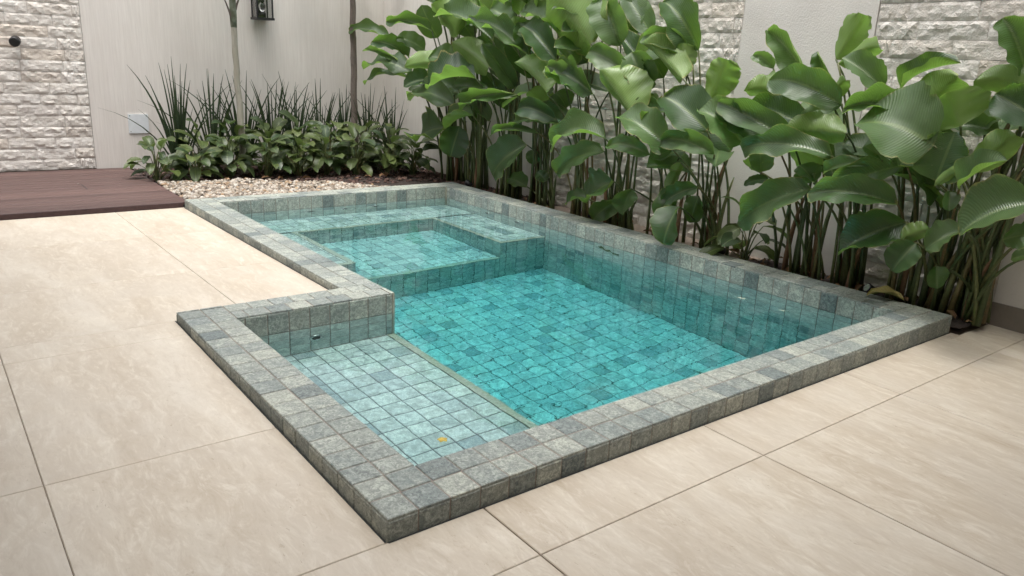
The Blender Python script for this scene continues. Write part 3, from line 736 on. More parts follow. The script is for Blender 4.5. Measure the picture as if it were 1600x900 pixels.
LEAVES = [
(31.6,48.76,14.34,28.8,52.41,15.62,-0.5,-0.6,0.62,1.93,20,55,0.05),
(32.2,57.91,13.47,29.8,62.22,15.05,-0.43,-0.51,0.74,1.71,10,10,0.04),
(30.8,51.63,11.92,27.8,53.58,13.88,-0.14,-0.8,0.58,2.09,10,30,0.04),
(31.6,53.81,11.41,28.8,57.19,13.13,-0.7,-0.69,0.21,1.34,35,35,0.03),
(31.6,52.27,10.4,29,57.51,11.83,-0.44,-0.43,0.78,2.59,12,5,0.06),
(32.2,53.77,9.84,29.8,58.95,10.22,-0.59,-0.33,0.74,1.27,15,5,0.05),
(32,49.44,9.99,29.6,50.46,9.43,-0.43,-0.77,0.46,2.12,15,15,0.08),
(32,50.61,12.64,29.6,52,13.92,-0.26,-0.86,0.44,1.84,10,20,0.05),
(30.6,44.4,11.5,28,47.57,11.39,0.73,0.61,0.32,2.24,15,15,0.02),
(32,45.24,13.89,29.8,46.14,16.7,0.75,0.51,0.42,3.13,25,30,0.02),
(32,39.72,13.57,31,46.77,15.84,-0.54,-0.33,0.78,3.03,12,25,0.1),
(31.4,39.31,11.41,30.6,43.82,13.82,0.97,0.23,-0.11,2.72,12,12,0.03),
(32.4,35.17,12.38,31.6,42.91,15.82,-0.56,-0.38,0.73,2.52,10,40,0.08),
(33.4,39.5,12.07,32.8,43.69,13.62,-0.93,-0.23,0.27,2.6,10,10,0.03),
(32,43.73,11.02,29.6,46.05,12.61,-0.56,-0.78,0.29,2.73,20,20,0.05),
(31,40.62,10.44,28.4,44.19,9.45,-0.58,-0.21,0.79,4.05,25,10,0.1),
(31.8,39.73,9.57,31,44.58,9.66,-0.84,-0.15,0.52,1.13,20,20,0.04),
(31.8,44.93,7.8,31,51.59,8.74,-0.65,-0.18,0.74,2.53,15,15,0.1),
(31.6,35.65,9.46,30.8,42.5,8.16,-0.93,-0.04,0.37,2.11,15,45,0.08),
(32,42.25,7.18,31.4,45.3,5.81,-0.76,0.14,0.64,2.51,30,30,0.08),
(32.4,47.27,5.61,31.8,51.73,3.99,-0.73,0.14,0.66,4.11,12,12,0.06),
(31.8,44.04,6.07,31.4,44.84,3.47,-0.66,-0.74,-0.13,2.79,10,10,0.05),
(31.6,32.52,6.58,30.8,37.92,6.65,-0.92,-0.14,0.37,1.14,30,40,0.06),
(33.2,35.88,5.24,32.6,39.8,2.9,-0.98,-0.05,0.17,3.04,8,8,0.05),
(31,31.05,9.72,30.2,34.4,12.68,0.97,0.23,0,3.87,15,50,0.02),
(31.4,28.14,10.13,30.6,30.79,11.92,-0.66,-0.55,0.51,2.22,10,25,0.06),
(31.6,30.91,12.19,30.8,34.13,14.94,-0.49,-0.63,0.6,2.74,12,35,0.06),
(32.2,29.32,11.95,31.6,31.65,13.97,0.96,0.28,-0.04,2.17,10,25,0.03),
(32.8,31.06,14.11,32,35.85,15.92,-0.58,-0.37,0.72,2.78,10,15,0.06),
(33.2,43.25,18.61,32.4,43.26,16.01,0.38,0.92,-0.11,3.54,10,10,0.04),
(33.4,38.98,15.1,32.8,41.29,16.26,-0.56,-0.48,0.67,2.45,15,15,0.05),
(32.2,36.78,13.28,31.8,36.56,15.89,0.79,0.59,0.17,2.16,25,25,0.02),
(32.6,35.38,12.94,32.2,36.53,15.07,-0.63,-0.73,0.28,1.87,12,12,0.03),
(31.8,30.79,7.81,31,34.67,8.84,-0.88,-0.28,0.38,1.98,10,20,0.12),
(31.8,32.67,7.65,31.2,35.39,7.17,-0.92,-0.14,0.37,1.25,20,20,0.08),
(33.6,41.03,14.74,33,45.47,16.27,-0.85,-0.27,0.46,2.7,10,20,0.06),
(33.2,35.47,16.49,32.6,39.12,17.12,-0.56,-0.23,0.8,3.14,15,15,0.06),
(33.6,35.37,3.66,33.6,35.63,4.9,-0.6,-0.79,0.16,1.15,8,8,0.03),
(33.8,36.32,1.58,33.4,38.28,2.06,-0.64,-0.3,0.71,1.63,8,8,0.05),
(33.8,33.8,2.42,33.4,34.52,3.24,-0.7,-0.67,0.24,1.14,8,8,0.05),
(31.2,26.81,13.45,30.6,31.33,17.6,0.99,0.05,0.09,5.7,12,12,0.02),
(32.4,25.02,13.39,32,26.76,17.35,-0.91,-0.41,0.09,3.01,10,30,0.04),
(33.4,26.33,13.46,33,28.74,15.85,-0.75,-0.52,0.4,2.02,10,15,0.05),
(33.2,18.73,13.26,32.2,21.37,16.98,-0.73,-0.64,0.26,3.18,12,40,0.1),
(32.6,19.07,12.81,31.8,22.4,14.52,-0.82,-0.4,0.4,1.87,10,45,0.12),
(31.2,18.11,11.45,30.6,21.42,13.69,0.98,0.2,-0.03,2.75,8,45,0.02),
(32,18.69,12.12,31.8,18.96,13.94,0.72,0.69,-0.02,2.4,20,20,0.02),
(32,23.6,11.45,31.2,26.99,13.34,-0.8,-0.42,0.42,2.1,10,35,0.05),
(31.6,26.55,9.95,30.8,31.09,11.82,-0.62,-0.39,0.68,2.68,10,35,0.08),
(32.6,22.58,10.24,32.2,23.66,13.04,-0.6,-0.77,0.21,2.72,20,15,0.03),
(30.6,21.51,8.6,29.8,24.26,11.77,0.94,0.33,-0.05,4.2,12,50,0.04),
(32.2,21.55,9.03,32,21.15,10.49,0.65,0.7,0.28,1.36,20,20,0.03),
(31.8,21.75,7.97,31.4,19.39,9.72,-0.87,0.38,0.32,2.72,12,25,0.04),
(31.6,16.04,8.39,30.8,19.26,10.58,-0.68,-0.52,0.52,3,8,10,0.05),
(32.8,16.93,10.34,32.4,15.69,13.28,0.9,0.33,0.27,2.15,8,20,0.02),
(31.2,10.77,8.09,30.4,14.42,10.35,-0.88,-0.38,0.3,2.11,8,20,0.08),
(30.6,12.61,8.01,29.8,15.56,9.79,-0.54,-0.54,0.65,2.84,8,35,0.1),
(30.8,18.04,7,30,22.48,8.92,-0.62,-0.4,0.68,2.46,10,10,0.08),
(30.9,24.21,7,30.2,29.13,6.56,-0.71,-0.04,0.7,2.62,10,20,0.14),
(31.4,20.37,6.35,30.8,23.95,7.22,-0.87,-0.25,0.42,1.39,20,10,0.06),
(31.2,14.97,7.01,30.4,18.78,8.27,-0.88,-0.31,0.37,1.64,10,35,0.06),
(31.8,25.18,6,31.2,29.67,4.49,-0.95,-0.03,0.3,1.99,8,8,0.06),
(32.2,24.32,3.88,31.8,26.59,2.07,-0.77,0.31,0.56,3.08,8,8,0.06),
(32.2,27.11,2.16,31.8,28.9,1.74,-0.65,0.03,0.76,1.35,10,10,0.06),
(32.6,22.97,3.55,32.4,23.33,1.83,-0.93,-0.35,0.04,1.85,8,8,0.06),
(31.8,16.39,4.73,31.2,18.65,3.5,-0.94,-0.08,0.32,1.44,12,12,0.08),
(32,18.17,6.07,31.8,18.8,3.88,0.65,0.75,0.15,1.17,20,20,0.04),
(30.6,16.78,3.45,29.8,17.09,1.13,-0.94,-0.18,0.3,2.23,12,12,0.08),
(31.8,17.65,4.39,31.2,18.46,2.1,-0.97,-0.15,0.2,2.08,8,8,0.06),
(32.6,16.89,4.01,32.4,17.17,2.39,-0.84,-0.55,0.01,1.37,8,8,0.06),
(33.2,24.79,2.37,32.8,26.84,0.79,-0.95,-0.28,-0.12,1.83,8,8,0.06),
(33.6,21.83,11.35,33.2,23.18,12.91,-0.62,-0.67,0.41,2.21,10,20,0.05),
(33,29.92,7.3,32.4,34.93,7.72,-0.8,-0.14,0.59,2.45,10,10,0.06),
(33.4,31.45,8.63,33,32.44,10.03,-0.51,-0.77,0.4,1.85,10,10,0.06),
(33,18.75,6.71,32.4,21.49,5.66,-0.8,0.06,0.6,1.96,10,10,0.06),
(33.4,13.1,12.3,33,14.39,13.36,-0.79,-0.52,0.33,1.02,10,30,0.05),
(33.2,10.39,11.72,32.6,13.31,14.83,-0.79,-0.51,0.33,2.12,15,60,0.04),
(31.8,11.03,11,31,13.25,11.33,0.9,0.27,0.34,1.85,10,10,0.03),
(31.6,7.4,10.56,30.6,11.39,12.27,-0.86,-0.36,0.35,2.01,8,20,0.08),
(33,9.24,11.27,32.6,9.87,13.56,-0.76,-0.64,0.04,1.22,10,45,0.03),
(33.2,9.07,12.94,32.8,7.44,15.32,0.82,0.4,0.41,1.94,15,25,0.03),
(32.2,8.33,12.7,31.6,5.8,13.77,0.84,0.03,0.54,1.36,10,40,0.1),
(31.8,8.44,10.85,31.4,7.24,12.1,0.88,0.17,0.45,1.2,15,45,0.02),
(32,5.46,11.5,31.2,7.59,13.05,-0.7,-0.57,0.43,1.62,8,20,0.06),
(33.2,5.19,11.57,32.6,2.2,13.09,-0.94,0.28,0.19,1.61,10,45,0.12),
(32.2,3.86,9.98,31.6,1.76,12.49,0.92,0.16,0.35,2.26,8,12,0.02),
(31.2,1.03,10.04,30.9,1.89,11.57,0.98,0.03,0.17,2.82,8,8,0.01),
(31.2,3.8,10.25,30.4,6.61,10.76,-0.63,-0.31,0.71,2.17,25,45,0.1),
(30.2,1.66,9.07,29.4,5.24,10.29,-0.59,-0.37,0.71,4.06,10,12,0.06),
(30.8,1.46,7.4,30.6,0.98,9.81,-0.96,-0.24,-0.13,2.59,8,8,0.02),
(30.6,-0.15,7.97,30,-1.77,10.25,0.94,0.09,0.32,1.65,10,15,0.04),
(30,0.05,7.39,29.4,-1.88,9.02,-0.73,0.56,0.4,1.62,10,25,0.05),
(30.2,1.19,7.23,29.8,-0.35,8.7,0.92,0.12,0.38,0.59,15,15,0.05),
(32.4,-0.82,12.37,32,0.54,15.2,-0.69,-0.68,0.23,2.39,15,50,0.04),
(32,-1.31,11.9,31.2,0.89,12.56,0.91,0.23,0.34,1.47,10,10,0.05),
(31,-2.29,10.39,30.4,-0.43,11.78,-0.69,-0.56,0.46,2.06,8,8,0.02),
(32.6,-0.16,9.87,32,2.29,9.97,-0.75,-0.21,0.62,1.22,8,20,0.08),
(33,-0.34,10.97,32.6,0.83,10.1,-0.87,0.06,0.48,1.59,10,10,0.06),
(31,9.57,8.29,30,14.26,10.39,-0.87,-0.34,0.35,1.77,8,20,0.08),
(32,9.32,9.05,31.2,13.44,10.43,-0.78,-0.33,0.54,1.92,8,8,0.08),
(32.4,7.82,10.59,31.8,9.84,9.75,-0.95,-0.17,0.28,0.94,10,10,0.06),
(30.8,6.42,9.18,30,9.52,9,0.92,0.25,0.31,1.89,8,8,0.04),
(30.6,6.87,7.91,29.8,12.05,8.05,-0.81,-0.14,0.57,1.58,8,30,0.1),
(30.4,4.1,8.07,30,4.94,8.82,-0.78,-0.58,0.23,0.82,20,30,0.04),
(30.8,7.34,6.95,30.2,4.5,8.29,-0.96,0.25,0.1,0.91,10,45,0.1),
(31,3.11,7.96,30.2,6.65,6.43,-0.98,-0.18,0.11,1.64,8,8,0.08),
(31.8,11.89,6.32,31.8,12.21,7.86,-0.75,-0.65,0.14,1.5,10,10,0.03),
(31.6,8.82,6.08,31.4,8.93,7.07,-0.79,-0.61,-0.09,1.07,10,10,0.05),
(31.8,11.3,5.98,31.2,12.53,5.6,-0.84,-0.27,0.47,0.69,12,12,0.08),
(33.6,0.99,11.27,33.2,1.61,10.42,-0.9,-0.43,0.11,1.18,10,10,0.04),
(34,7.31,12.52,33.6,8.09,13.36,-0.76,-0.62,0.21,1.27,10,20,0.05),
(30.8,7.84,6,30,11.8,3.98,-0.96,-0.06,0.26,2.11,8,8,0.08),
(29.8,2.61,6.09,28.9,6.97,6.31,-0.84,-0.2,0.51,1.9,8,20,0.1),
(30.8,2.44,5.17,30,5.28,3.47,-0.93,-0.04,0.37,2.39,8,8,0.05),
(30.4,1.63,4.31,30,2.33,2.91,-0.96,-0.2,0.17,1.7,8,8,0.05),
(30.8,1.3,5.05,30.2,2.31,4.46,0.86,0.52,0.01,1.05,10,10,0.05),
(30.6,-0.42,5.32,30,0.97,4.27,-0.85,0.03,0.52,1.47,10,10,0.1),
(29.6,-3.19,7.2,28.8,-0.82,5.87,-0.78,0.08,0.62,2.63,8,8,0.06),
(29.6,-3.56,5.92,29,-2.55,5.55,-0.84,-0.34,0.43,1.18,8,8,0.04),
(30.8,0.64,3.29,30.6,0.3,2.3,-0.85,-0.42,0.32,1.12,8,8,0.05),
(29.8,-3.7,4.92,29.2,-2.98,4.78,-0.45,-0.2,0.87,0.74,8,8,0.05),
(30.6,0.72,7.01,30.4,0.43,6.26,-0.78,-0.48,0.39,0.88,12,12,0.04),
(31.6,8.29,6.21,31.2,9.09,7.27,-0.45,-0.79,0.42,1.45,10,10,0.04),
(32,12.86,6.47,31.8,12.09,7.53,-0.95,-0.15,-0.29,1.06,10,10,0.04),
]

ROOTS = [(34.5,49.2),(34.2,44.6),(34.4,39.6),(34.2,34.7),(34.4,29.8),(34.2,25.2),(34.3,20.6),(34.2,16.6),(34.4,10.0),(34.2,7.2),(34.4,2.9),(34.6,.75)]
TXT = ['beside the far corner of the pool','second from the far corner of the pool','third from the far corner of the pool','fourth from the far corner of the pool',
       'fifth from the far corner of the pool','sixth from the far corner of the pool','seventh from the far corner of the pool','at the right edge of the middle stone panel',
       'right of the small leafy seedling','third from the near end of the bed','second from the near end of the bed','at the near end of the bed beside the baseboard']
clumps = []
for (x, y), t_ in zip(ROOTS, TXT):
    r = empty('calathea_plant', (x, y, .1))
    tag(r, 'tall clump of big paddle leaves '+t_, 'plant', 'tall broad leaved plants along the side wall')
    clumps.append((r, x, y, [0]))
def petiole(r, x, y, B, r0=.17, r1=.075, mat=None):
    bx, by, bz = B
    a = (x+rnd(-.7,.7), y+rnd(-1.5,1.5), .05)
    c = (a[0]+(bx-a[0])*.12, a[1]+(by-a[1])*.22, bz*rnd(.62,.8))
    pts_ = bez(a, c, B, 9)
    build('petiole', MB().tube(pts_, [r0+(r1-r0)*(i/9)**.6 for i in range(10)], 6), mat or STALK, r, True)
random.seed(3)
for row in LEAVES:
    B, T, N = row[0:3], row[3:6], row[6:9]; w, fl, fr, ar = row[9:13]
    best = min(clumps, key=lambda q: abs(q[2]-(B[1]-.3))+.12*q[3][0])
    best[3][0] += 1
    r, x, y, _ = best
    build('leaf', leaf_mb(B, T, N, w*1.14, fl*1.1+rnd(8,34), fr*1.1+rnd(8,34), ar*1.2+.01, 18, 10, rnd(.03,.07), rnd(0,.2), .38, .42, 1.2, rnd(0,.5)), BIGLEAF, r, True)
    petiole(r, x, y, B, rnd(.09,.15), .055)
# leaves and stalks deeper in the clumps
for r, x, y, cnt in clumps:
    for k in range(5 if y > 22 or y < 4 else 2):
        z = rnd(5.5, 15.0 if y > 18 else 11.5); B = (x+rnd(-.8,.9), y+rnd(-2.2,2.2), z)
        d = Vector((rnd(-1,.2), rnd(-.3,1.2), rnd(-.2,1.3))).normalized(); ln = rnd(3.2, 4.8)
        T = tuple(Vector(B)+d*ln); T = (min(T[0], XW-.5), T[1], T[2])
        build('leaf', leaf_mb(B, T, (rnd(-.8,-.2), rnd(-.5,.1), rnd(.3,1)), rnd(1.8,2.6), rnd(8,35), rnd(8,40), rnd(.04,.10), twist=.8), BIGLEAF, r, True)
        petiole(r, x, y, B, rnd(.10,.17), .06)
    for k in range(5):
        a = (x+rnd(-.6,.6), y+rnd(-1.4,1.4), .03); zt = rnd(2.2, 6.5)
        b_ = (a[0]+rnd(-.5,.4), a[1]+rnd(-.9,.9), zt)
        build('sheath', MB().tube(bez(a, (a[0], a[1], zt*.6), b_, 5), [.17,.17,.15,.12,.09,.04], 6), DRYSTALK if k % 4 == 0 else STALK, r, True)
# canopy above the picture, over the far part of the bed
for r, x, y, cnt in clumps[:4]:
    for k in range(5):
        B = (x+rnd(-1.6,.5), y+rnd(-2,2), rnd(15, 18)); d = Vector((rnd(-1,.3), rnd(-.6,1), rnd(0,.6))).normalized(); ln = rnd(4, 5.5)
        T = tuple(Vector(B)+d*ln); T = (min(T[0], XW-.5), T[1], T[2])
        if T[2] < 18.5: T = (T[0], T[1], 18.5+rnd(0, 1.5))
        build('leaf', leaf_mb(B, T, (rnd(-.8,-.2), rnd(-.5,.1), rnd(.3,1)), rnd(1.8,2.5), rnd(8,25), rnd(8,30), rnd(.04,.10)), BIGLEAF, r, True)
        petiole(r, x, y, B, .18, .08)

# extra leaves added on the near clump, mostly out of view, to shade the baseboard
r, x, y, cnt = clumps[-1]
for k in range(13):
    B = (x+rnd(-1.4,.8), y-rnd(1.2,3.4), rnd(7, 16)); d = Vector((rnd(-1,.5), rnd(-1.2,-.2), rnd(-.3,.5))).normalized(); ln = rnd(3.2, 4.6)
    T = tuple(Vector(B)+d*ln); T = (min(T[0], XW-.4), T[1], T[2])
    build('leaf', leaf_mb(B, T, (rnd(-.6,0), rnd(-.5,.1), 1), rnd(1.8,2.5), rnd(8,25), rnd(8,30), rnd(.04,.10), twist=.6), BIGLEAF, r, True)
    petiole(r, x, y, B, .18, .08)

litter = MB(); litter.uv = []
for k in range(90):
    if k % 3: x, y, z = rnd(W+.2, XW-.3), rnd(-.2, 46), .2
    else: x, y, z = rnd(10, XW-.3), rnd(52, 65), .33
    if y < gy1(x) and y > L: continue
    an = rnd(0, 6.28); ln = rnd(.5, 1.3); B = (x, y, z); T = (min(XW-.1, x+ln*math.cos(an)), y+ln*math.sin(an), z+rnd(-.02,.25))
    if T[0] < W+.05 and y < L: continue
    mb = leaf_mb(B, T, (rnd(-.3,.3), rnd(-.3,.3), 1), ln*rnd(.3,.45), rnd(10,50), rnd(10,50), rnd(.05,.2), 6, 4, .03)
    litter.add(mb.v, mb.f); litter.uv += mb.uv
DRYLEAF = mat_leaf('dry_leaf', (.10,.05,.025), (.22,.13,.065), (.20,.13,.07), (.12,.06,.03), 8, .2, .7, .6, .15, .3, (.15,.07,.03))
tag(build('leaf_litter', litter, DRYLEAF, None, True), 'curled dry brown leaves scattered over the mulch', 'litter', kind='stuff')

def low_plant(x, y, h, n, size, label, group, lean=(0,-.25), name='low_leafy_plant', z0=.18):
    r = empty(name, (x, y, z0)); tag(r, label, 'plant', group)
    st = MB()
    for k in range(n):
        f = (k+.5)/n; an = k*2.4+rnd(-.4,.4); hh = h*(.22+.78*f)*rnd(.82,1.05); out = (1.75-.95*f)*rnd(.5,1.15)*(h/4.5)**.4
        B = Vector((x+math.cos(an)*out*.85+lean[0]*hh*.2, y+math.sin(an)*out*.85+lean[1]*hh*.3, z0+hh))
        ln = size*rnd(.72,1.15); dr = rnd(-.75,.35) if f < .75 else rnd(-.15,.9)
        d = Vector((math.cos(an), math.sin(an)-.25, dr)).normalized()
        T = B + d*ln; T.z = max(T.z, z0+.15)
        if T.y > YW-.3: T.y = YW-.3
        N = Vector((rnd(-.35,.35), -.35+rnd(-.3,.3), 1.0))
        build('leaf', leaf_mb(B, T, N, ln*rnd(.46,.62), rnd(5,26), rnd(5,26), rnd(.05,.16), 8, 4, .015, .1, .5, .5), LOWLEAF, r, True)
        a = (x+rnd(-.25,.25), y+rnd(-.25,.25), z0-.05)
        st.tube(bez(a, (a[0]+(B.x-a[0])*.2, a[1]+(B.y-a[1])*.2, z0+hh*.7), B, 5), [.055,.05,.045,.04,.035,.03], 5, False)
    build('stems', st, STALK, r, True)
    return r
random.seed(21)
G1 = 'low leafy plants in the back bed'
ORD = ['first','second','third','fourth','fifth','sixth','seventh','eighth','ninth']
fr_row = [(9.0,58.6,3.3,15),(12.0,57.4,2.7,14),(15.3,58.4,3.6,17),(18.8,57.6,3.6,17),(21.8,57.4,3.8,18),(24.6,57.0,3.8,18),(27.4,56.2,3.9,18),(30.2,54.8,3.6,17),(32.6,53.6,3.8,17)]
bk_row = [(13.4,60.6,4.4,16),(16.6,61.2,4.7,16),(20.2,60.6,4.8,18),(23.4,60.4,5.0,18),(26.4,60.0,5.1,18),(29.4,59.2,5.0,18),(32.4,58.4,4.6,16)]
for i, (x, y, h, n) in enumerate(fr_row):
    low_plant(x, y, h, int(n*1.45), 1.85, ('low leafy plant spilling onto the deck edge' if i == 0 else 'low leafy plant edging the pebbles, %s from the deck' % ORD[i]), G1)
for i, (x, y, h, n) in enumerate(bk_row):
    low_plant(x, y, h, int(n*1.35), 2.0, 'low leafy plant in the rear row, %s from the white panel' % ORD[i], G1)
low_plant(33.6, 13.4, 3.6, 16, 1.9, 'small leafy seedling in front of the plaster panel of the side wall', None, (-.1,0), 'leafy_seedling', .1)

def blade_plant(x, y, h, n, label, spread=.5):
    r = empty('strap_leaf_plant', (x, y, .18)); tag(r, label, 'plant', 'spiky strap leaved plants against the back wall')
    for k in range(n):
        an = rnd(0, 6.28); out = spread*h*abs(random.gauss(0, .68)); hh = h*rnd(.55,1.05)
        a = Vector((x+math.cos(an)*rnd(0,.5), y+math.sin(an)*rnd(0,.4), .1))
        tip = Vector((a.x+math.cos(an)*out, a.y+math.sin(an)*out*.5, hh-out*.22))
        tip.y = min(tip.y, YW-.15)
        mid_ = Vector((a.x+(tip.x-a.x)*.28, a.y+(tip.y-a.y)*.28, hh*.62))
        ps = bez(a, mid_, tip, 7); w = rnd(.075,.125)
        mb = MB(); mb.uv = []; fa = rnd(-.6,.6); S = Vector((math.cos(fa), math.sin(fa), 0))
        for i, q in enumerate(ps):
            ww = w*(1-(i/7)**2.2)+.012
            for s in (-1, 0, 1): mb.v.append(tuple(q+S*(s*ww)+(Vector((S.y,-S.x,0))*(.35*ww) if s == 0 else Vector((0,0,0))))); mb.uv.append((.5+s*.5, i/7))
        for i in range(7):
            for s in (0, 1): mb.f.append((i*3+s, i*3+s+1, i*3+s+4, i*3+s+3))
        build('blade', mb, BLADE, r, True)
random.seed(8)
for i, (x, y, h, n, sp) in enumerate([(12.0,62.0,10.6,34,.40),(15.4,63.0,9.6,30,.62),(18.6,63.4,10.0,26,.5),(21.4,63.0,9.4,26,.45),(24.0,63.4,10.4,26,.42),(26.6,63.2,9.2,26,.45),(29.4,63.0,9.0,26,.45),(31.8,61.8,9.0,26,.45),(34.2,60.8,8.8,26,.4)]):
    blade_plant(x, y, h, n, 'dark spiky strap leaved clump on the back wall, %s' % ('tallest, beside the white panel' if i == 0 else ORD[i]+' from the white panel'), sp)

# palms
def palm(x, y, r0, bark, label, shaft, lean, kinks):
    r = empty('palm_tree', (x, y, .1)); tag(r, label, 'tree', 'young palms in the back bed')
    ztop = 14.0 if shaft else 19.5
    ps, rs = [], []
    for i in range(40):
        f = i/39; z = .05+ztop*f
        ps.append((x+lean[0]*f+kinks*noise.noise(Vector((z*.45, x, 0))), y+lean[1]*f, z))
        ringz = (z % 1.9) < .32
        rs.append(r0*(1.25-.28*f if f > .05 else 1.5)*(1.06 if ringz else 1.0)*(1+.06*noise.noise(Vector((z*1.3, 5, x)))))
    build('trunk', MB().tube(ps, rs, 12), bark, r, True)
    top = Vector(ps[-1])
    if shaft:
        q2 = [top-Z*.25, top+Z*.6, top+Z*2.2, top+Z*4.2, top+Z*5.6]
        build('crownshaft', MB().tube(q2, [r0*1.05, r0*1.22, r0*1.1, r0*.9, r0*.5], 12), SHAFT, r, True)
        for dz, an in ((.5, 2.6), (1.3, .5)):
            p_ = top+Z*dz; d = Vector((math.cos(an), -.3, 0))
            build('old_leaf_stalk', MB().tube(bez(p_+d*r0*.8, p_+d*.5+Z*.9, p_+d*1.5+Z*2.6, 5), [.14,.10,.08,.06,.05,.04], 6), BROWNBARK, r, True)
        top = top+Z*4.0
    for k in range(8):
        an = k*.785+rnd(-.2,.2); mb = MB(); mb.uv = []
        d = Vector((math.cos(an), math.sin(an), 0)); ln = rnd(5.5, 6.8)
        if top.y+d.y*ln > YW-1: d.y = (YW-1.2-top.y)/ln
        ps2 = bez(top+Z*rnd(0,1), top+d*ln*.45+Z*4.2, top+d*ln+Z*rnd(-.8,1.4), 20)
        mb.tube(ps2, [.10-.07*i/20 for i in range(21)], 5, False); mb.uv = [(.5,.5)]*len(mb.v)
        side_ = d.cross(Z).normalized()
        for i in range(3, 21):
            for s in (-1, 1):
                q = ps2[i]; ll = (1.9 if i < 16 else 1.2)*rnd(.85,1.1); t_ = (side_*s*.8+d*.55-Z*rnd(.35,.7)).normalized()
                e_ = d*.10; n_ = len(mb.v)
                mb.v += [tuple(q-e_), tuple(q+t_*ll*.5+Z*.12-e_), tuple(q+t_*ll), tuple(q+t_*ll*.5+Z*.12+e_), tuple(q+e_)]
                mb.uv += [(0,0),(0,.5),(.5,1),(1,.5),(1,0)]; mb.f.append((n_,n_+1,n_+2,n_+3,n_+4))
        build('frond', mb, PALMLEAF, r)
random.seed(5)
palm(17.35, 60.0, .26, PALEBARK, 'slim pale ringed palm standing among the low plants left of the lantern', True, (-.35,0), .12)
palm(30.25, 62.0, .30, BROWNBARK, 'slim grey brown trunk right of the lantern, near the corner', False, (-.1,0), .10)

# ------------------------------------------------------------------ fittings
lan = empty('wall_lantern', (21.8, YW, 14.8)); tag(lan, 'black box lantern with clear glass hanging on the back wall', 'lantern')
lx0, lx1, ly0, ly1, lz0, lz1 = 20.95, 22.65, 64.55, 66.1, 14.85, 18.6
build('base_plate', MB().box(lx0-.08, lx1+.08, ly0-.08, ly1+.08, lz0-.02, lz0+.20), BLACK, lan)
build('top_plate', MB().box(lx0-.12, lx1+.12, ly0-.12, ly1+.12, lz1, lz1+.22), BLACK, lan)
for x in (lx0, lx1-.14):
    for y in (ly0, ly1-.14): build('corner_post', MB().box(x, x+.14, y, y+.14, lz0+.20, lz1), BLACK, lan)
build('back_plate', MB().box(lx0+.3, lx1-.3, ly1+.081, YW-.01, lz0+.2, lz1-.4), BLACK, lan)
build('pane', MB().box(lx0+.14, lx1-.14, ly0+.05, ly0+.08, lz0+.2, lz1), GLASS, lan)
for x in (lx0+.05, lx1-.08): build('pane', MB().box(x, x+.03, ly0+.14, ly1-.14, lz0+.2, lz1), GLASS, lan)
build('socket', MB().tube([(21.8,65.35,lz0+.2),(21.8,65.35,lz0+.62),(21.8,65.35,lz0+.8)], [.34,.34,.2], 12), BLACK, lan, True)
build('bulb', MB().tube([(21.8,65.35,lz0+.8),(21.8,65.35,lz0+1.0),(21.8,65.35,lz0+1.3),(21.8,65.35,lz0+1.6),(21.8,65.35,lz0+1.75)], [.16,.28,.36,.26,.06], 12), GLASS, lan, True)

sp = empty('wall_spotlight', (.16, YW-.2, 11.64)); tag(sp, 'small round black spotlight on the left stone panel', 'spotlight')
d = Vector((-.25,-1,-.18)).normalized(); c_ = Vector((.16, YW-.75, 11.64))
build('body', MB().tube([c_-d*.35, c_-d*.28, c_+d*.42, c_+d*.50], [.30,.42,.42,.38], 18), BLACK, sp, True)
build('bracket', MB().tube([(.55,YW-.02,11.8),(.55,YW-.4,11.8),(.3,YW-.75,11.7)], [.12,.10,.08], 8), BLACK, sp, True)
build('lens', MB().tube([c_+d*.495, c_+d*.51], [.33,.33], 18), HOLE, sp)

pn = empty('access_panel', (9.5, YW, 3.6)); tag(pn, 'square white access panel low on the back wall', 'panel')
build('cover', MB().box(8.62, 10.42, YW-.09, YW-.005, 3.62, 5.42), WHITE, pn)
for x in (8.78, 10.26):
    for z in (3.78, 5.26): build('screw', MB().tube([(x,YW-.088,z),(x,YW-.10,z)], .05, 8), CHROME, pn)

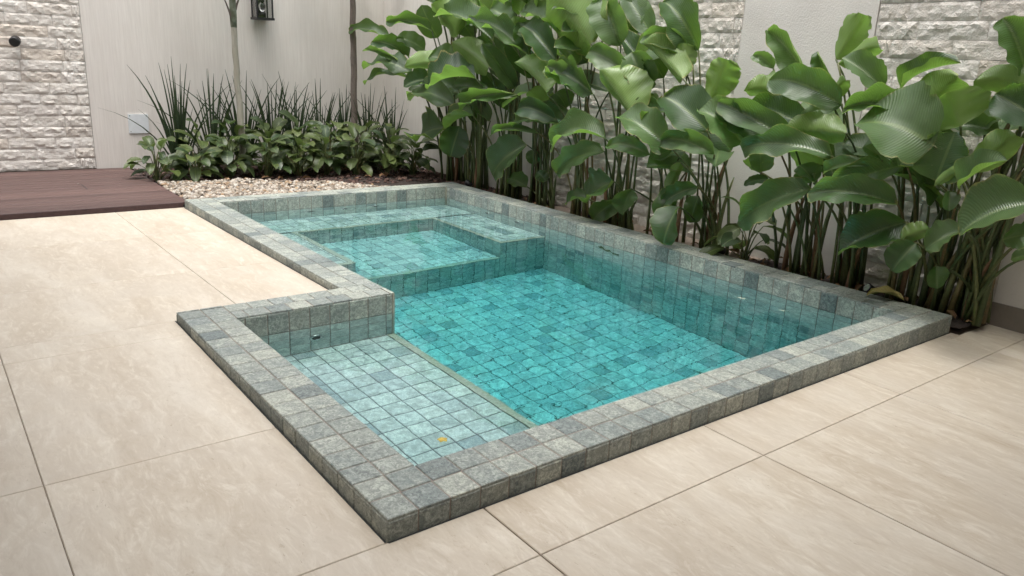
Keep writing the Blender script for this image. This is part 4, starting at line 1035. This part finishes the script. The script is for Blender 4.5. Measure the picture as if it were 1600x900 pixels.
def spike_light(x, y, z, az, label):
    r = empty('garden_spotlight', (x, y, z)); tag(r, label, 'spotlight', 'small black spotlights in the side bed')
    dd = Vector((math.cos(az), math.sin(az), .55)).normalized(); c = Vector((x, y, z+.62))
    build('head', MB().tube([c-dd*.34, c-dd*.30, c+dd*.34, c+dd*.36], [.16,.25,.28,.26], 14), BLACK, r, True)
    build('lens', MB().tube([c+dd*.355, c+dd*.365], [.22,.22], 14), CHROME, r)
    build('spike', MB().tube([(x,y,z-.2),(x,y,z+.45)], [.04,.07], 8), BLACK, r)
spike_light(33.0, 44.0, .1, 2.2, 'black garden spotlight by the far corner of the pool')
spike_light(33.4, 15.2, .0, 2.4, 'black garden spotlight left of the leafy seedling')
spike_light(33.2, 4.7, .0, 2.6, 'black garden spotlight behind the fallen yellow leaf')
spike_light(33.4, 27.5, .0, 2.4, 'black garden spotlight among stalks under the low hanging leaves')

random.seed(4)
def loose(name, B, T, w, mat, label, cat, fl=12, fr=20, arch=.08):
    mb = leaf_mb(B, T, (0,0,1), w, fl, fr, arch, 10, 6, .03); tag(single(name, mb, mat, B, True), label, cat)
loose('fallen_leaf', (32.55,2.55,H+.03), (31.6,4.15,H+.08), 1.0, FALLEN, 'yellowed fallen leaf lying on the coping near the right corner', 'leaf', 25, 35, .14)
loose('floating_leaf', (29.0,20.2,ZW+.012), (29.6,22.8,ZW+.012), .22, PALMLEAF, 'narrow dark leaf floating under the drooping big leaf', 'leaf', 0, 0, 0)
loose('floating_petal', (28.3,9.2,ZW+.012), (28.15,9.9,ZW+.014), .09, TRIM, 'pale sliver floating by the right wall, farther of two', 'petal', 0, 0, 0)
loose('floating_petal', (28.4,6.6,ZW+.012), (28.2,7.2,ZW+.014), .09, TRIM, 'pale sliver floating by the right wall, nearer of two', 'petal', 0, 0, 0)
YEL = mat_simple('yellow_petal', (.45,.32,.05), .55, .2, 8)
fl_ = empty('flower', (4.55, 4.45, ZW)); tag(fl_, 'small yellow flower floating over the shallow ledge', 'flower')
for k in range(5):
    an = k*1.257; B = (4.55, 4.45, ZW+.012); T = (4.55+.19*math.cos(an), 4.45+.19*math.sin(an), ZW+.05)
    build('petal', leaf_mb(B, T, (0,0,1), .17, 15, 15, .05, 5, 4, .02), YEL, fl_, True)
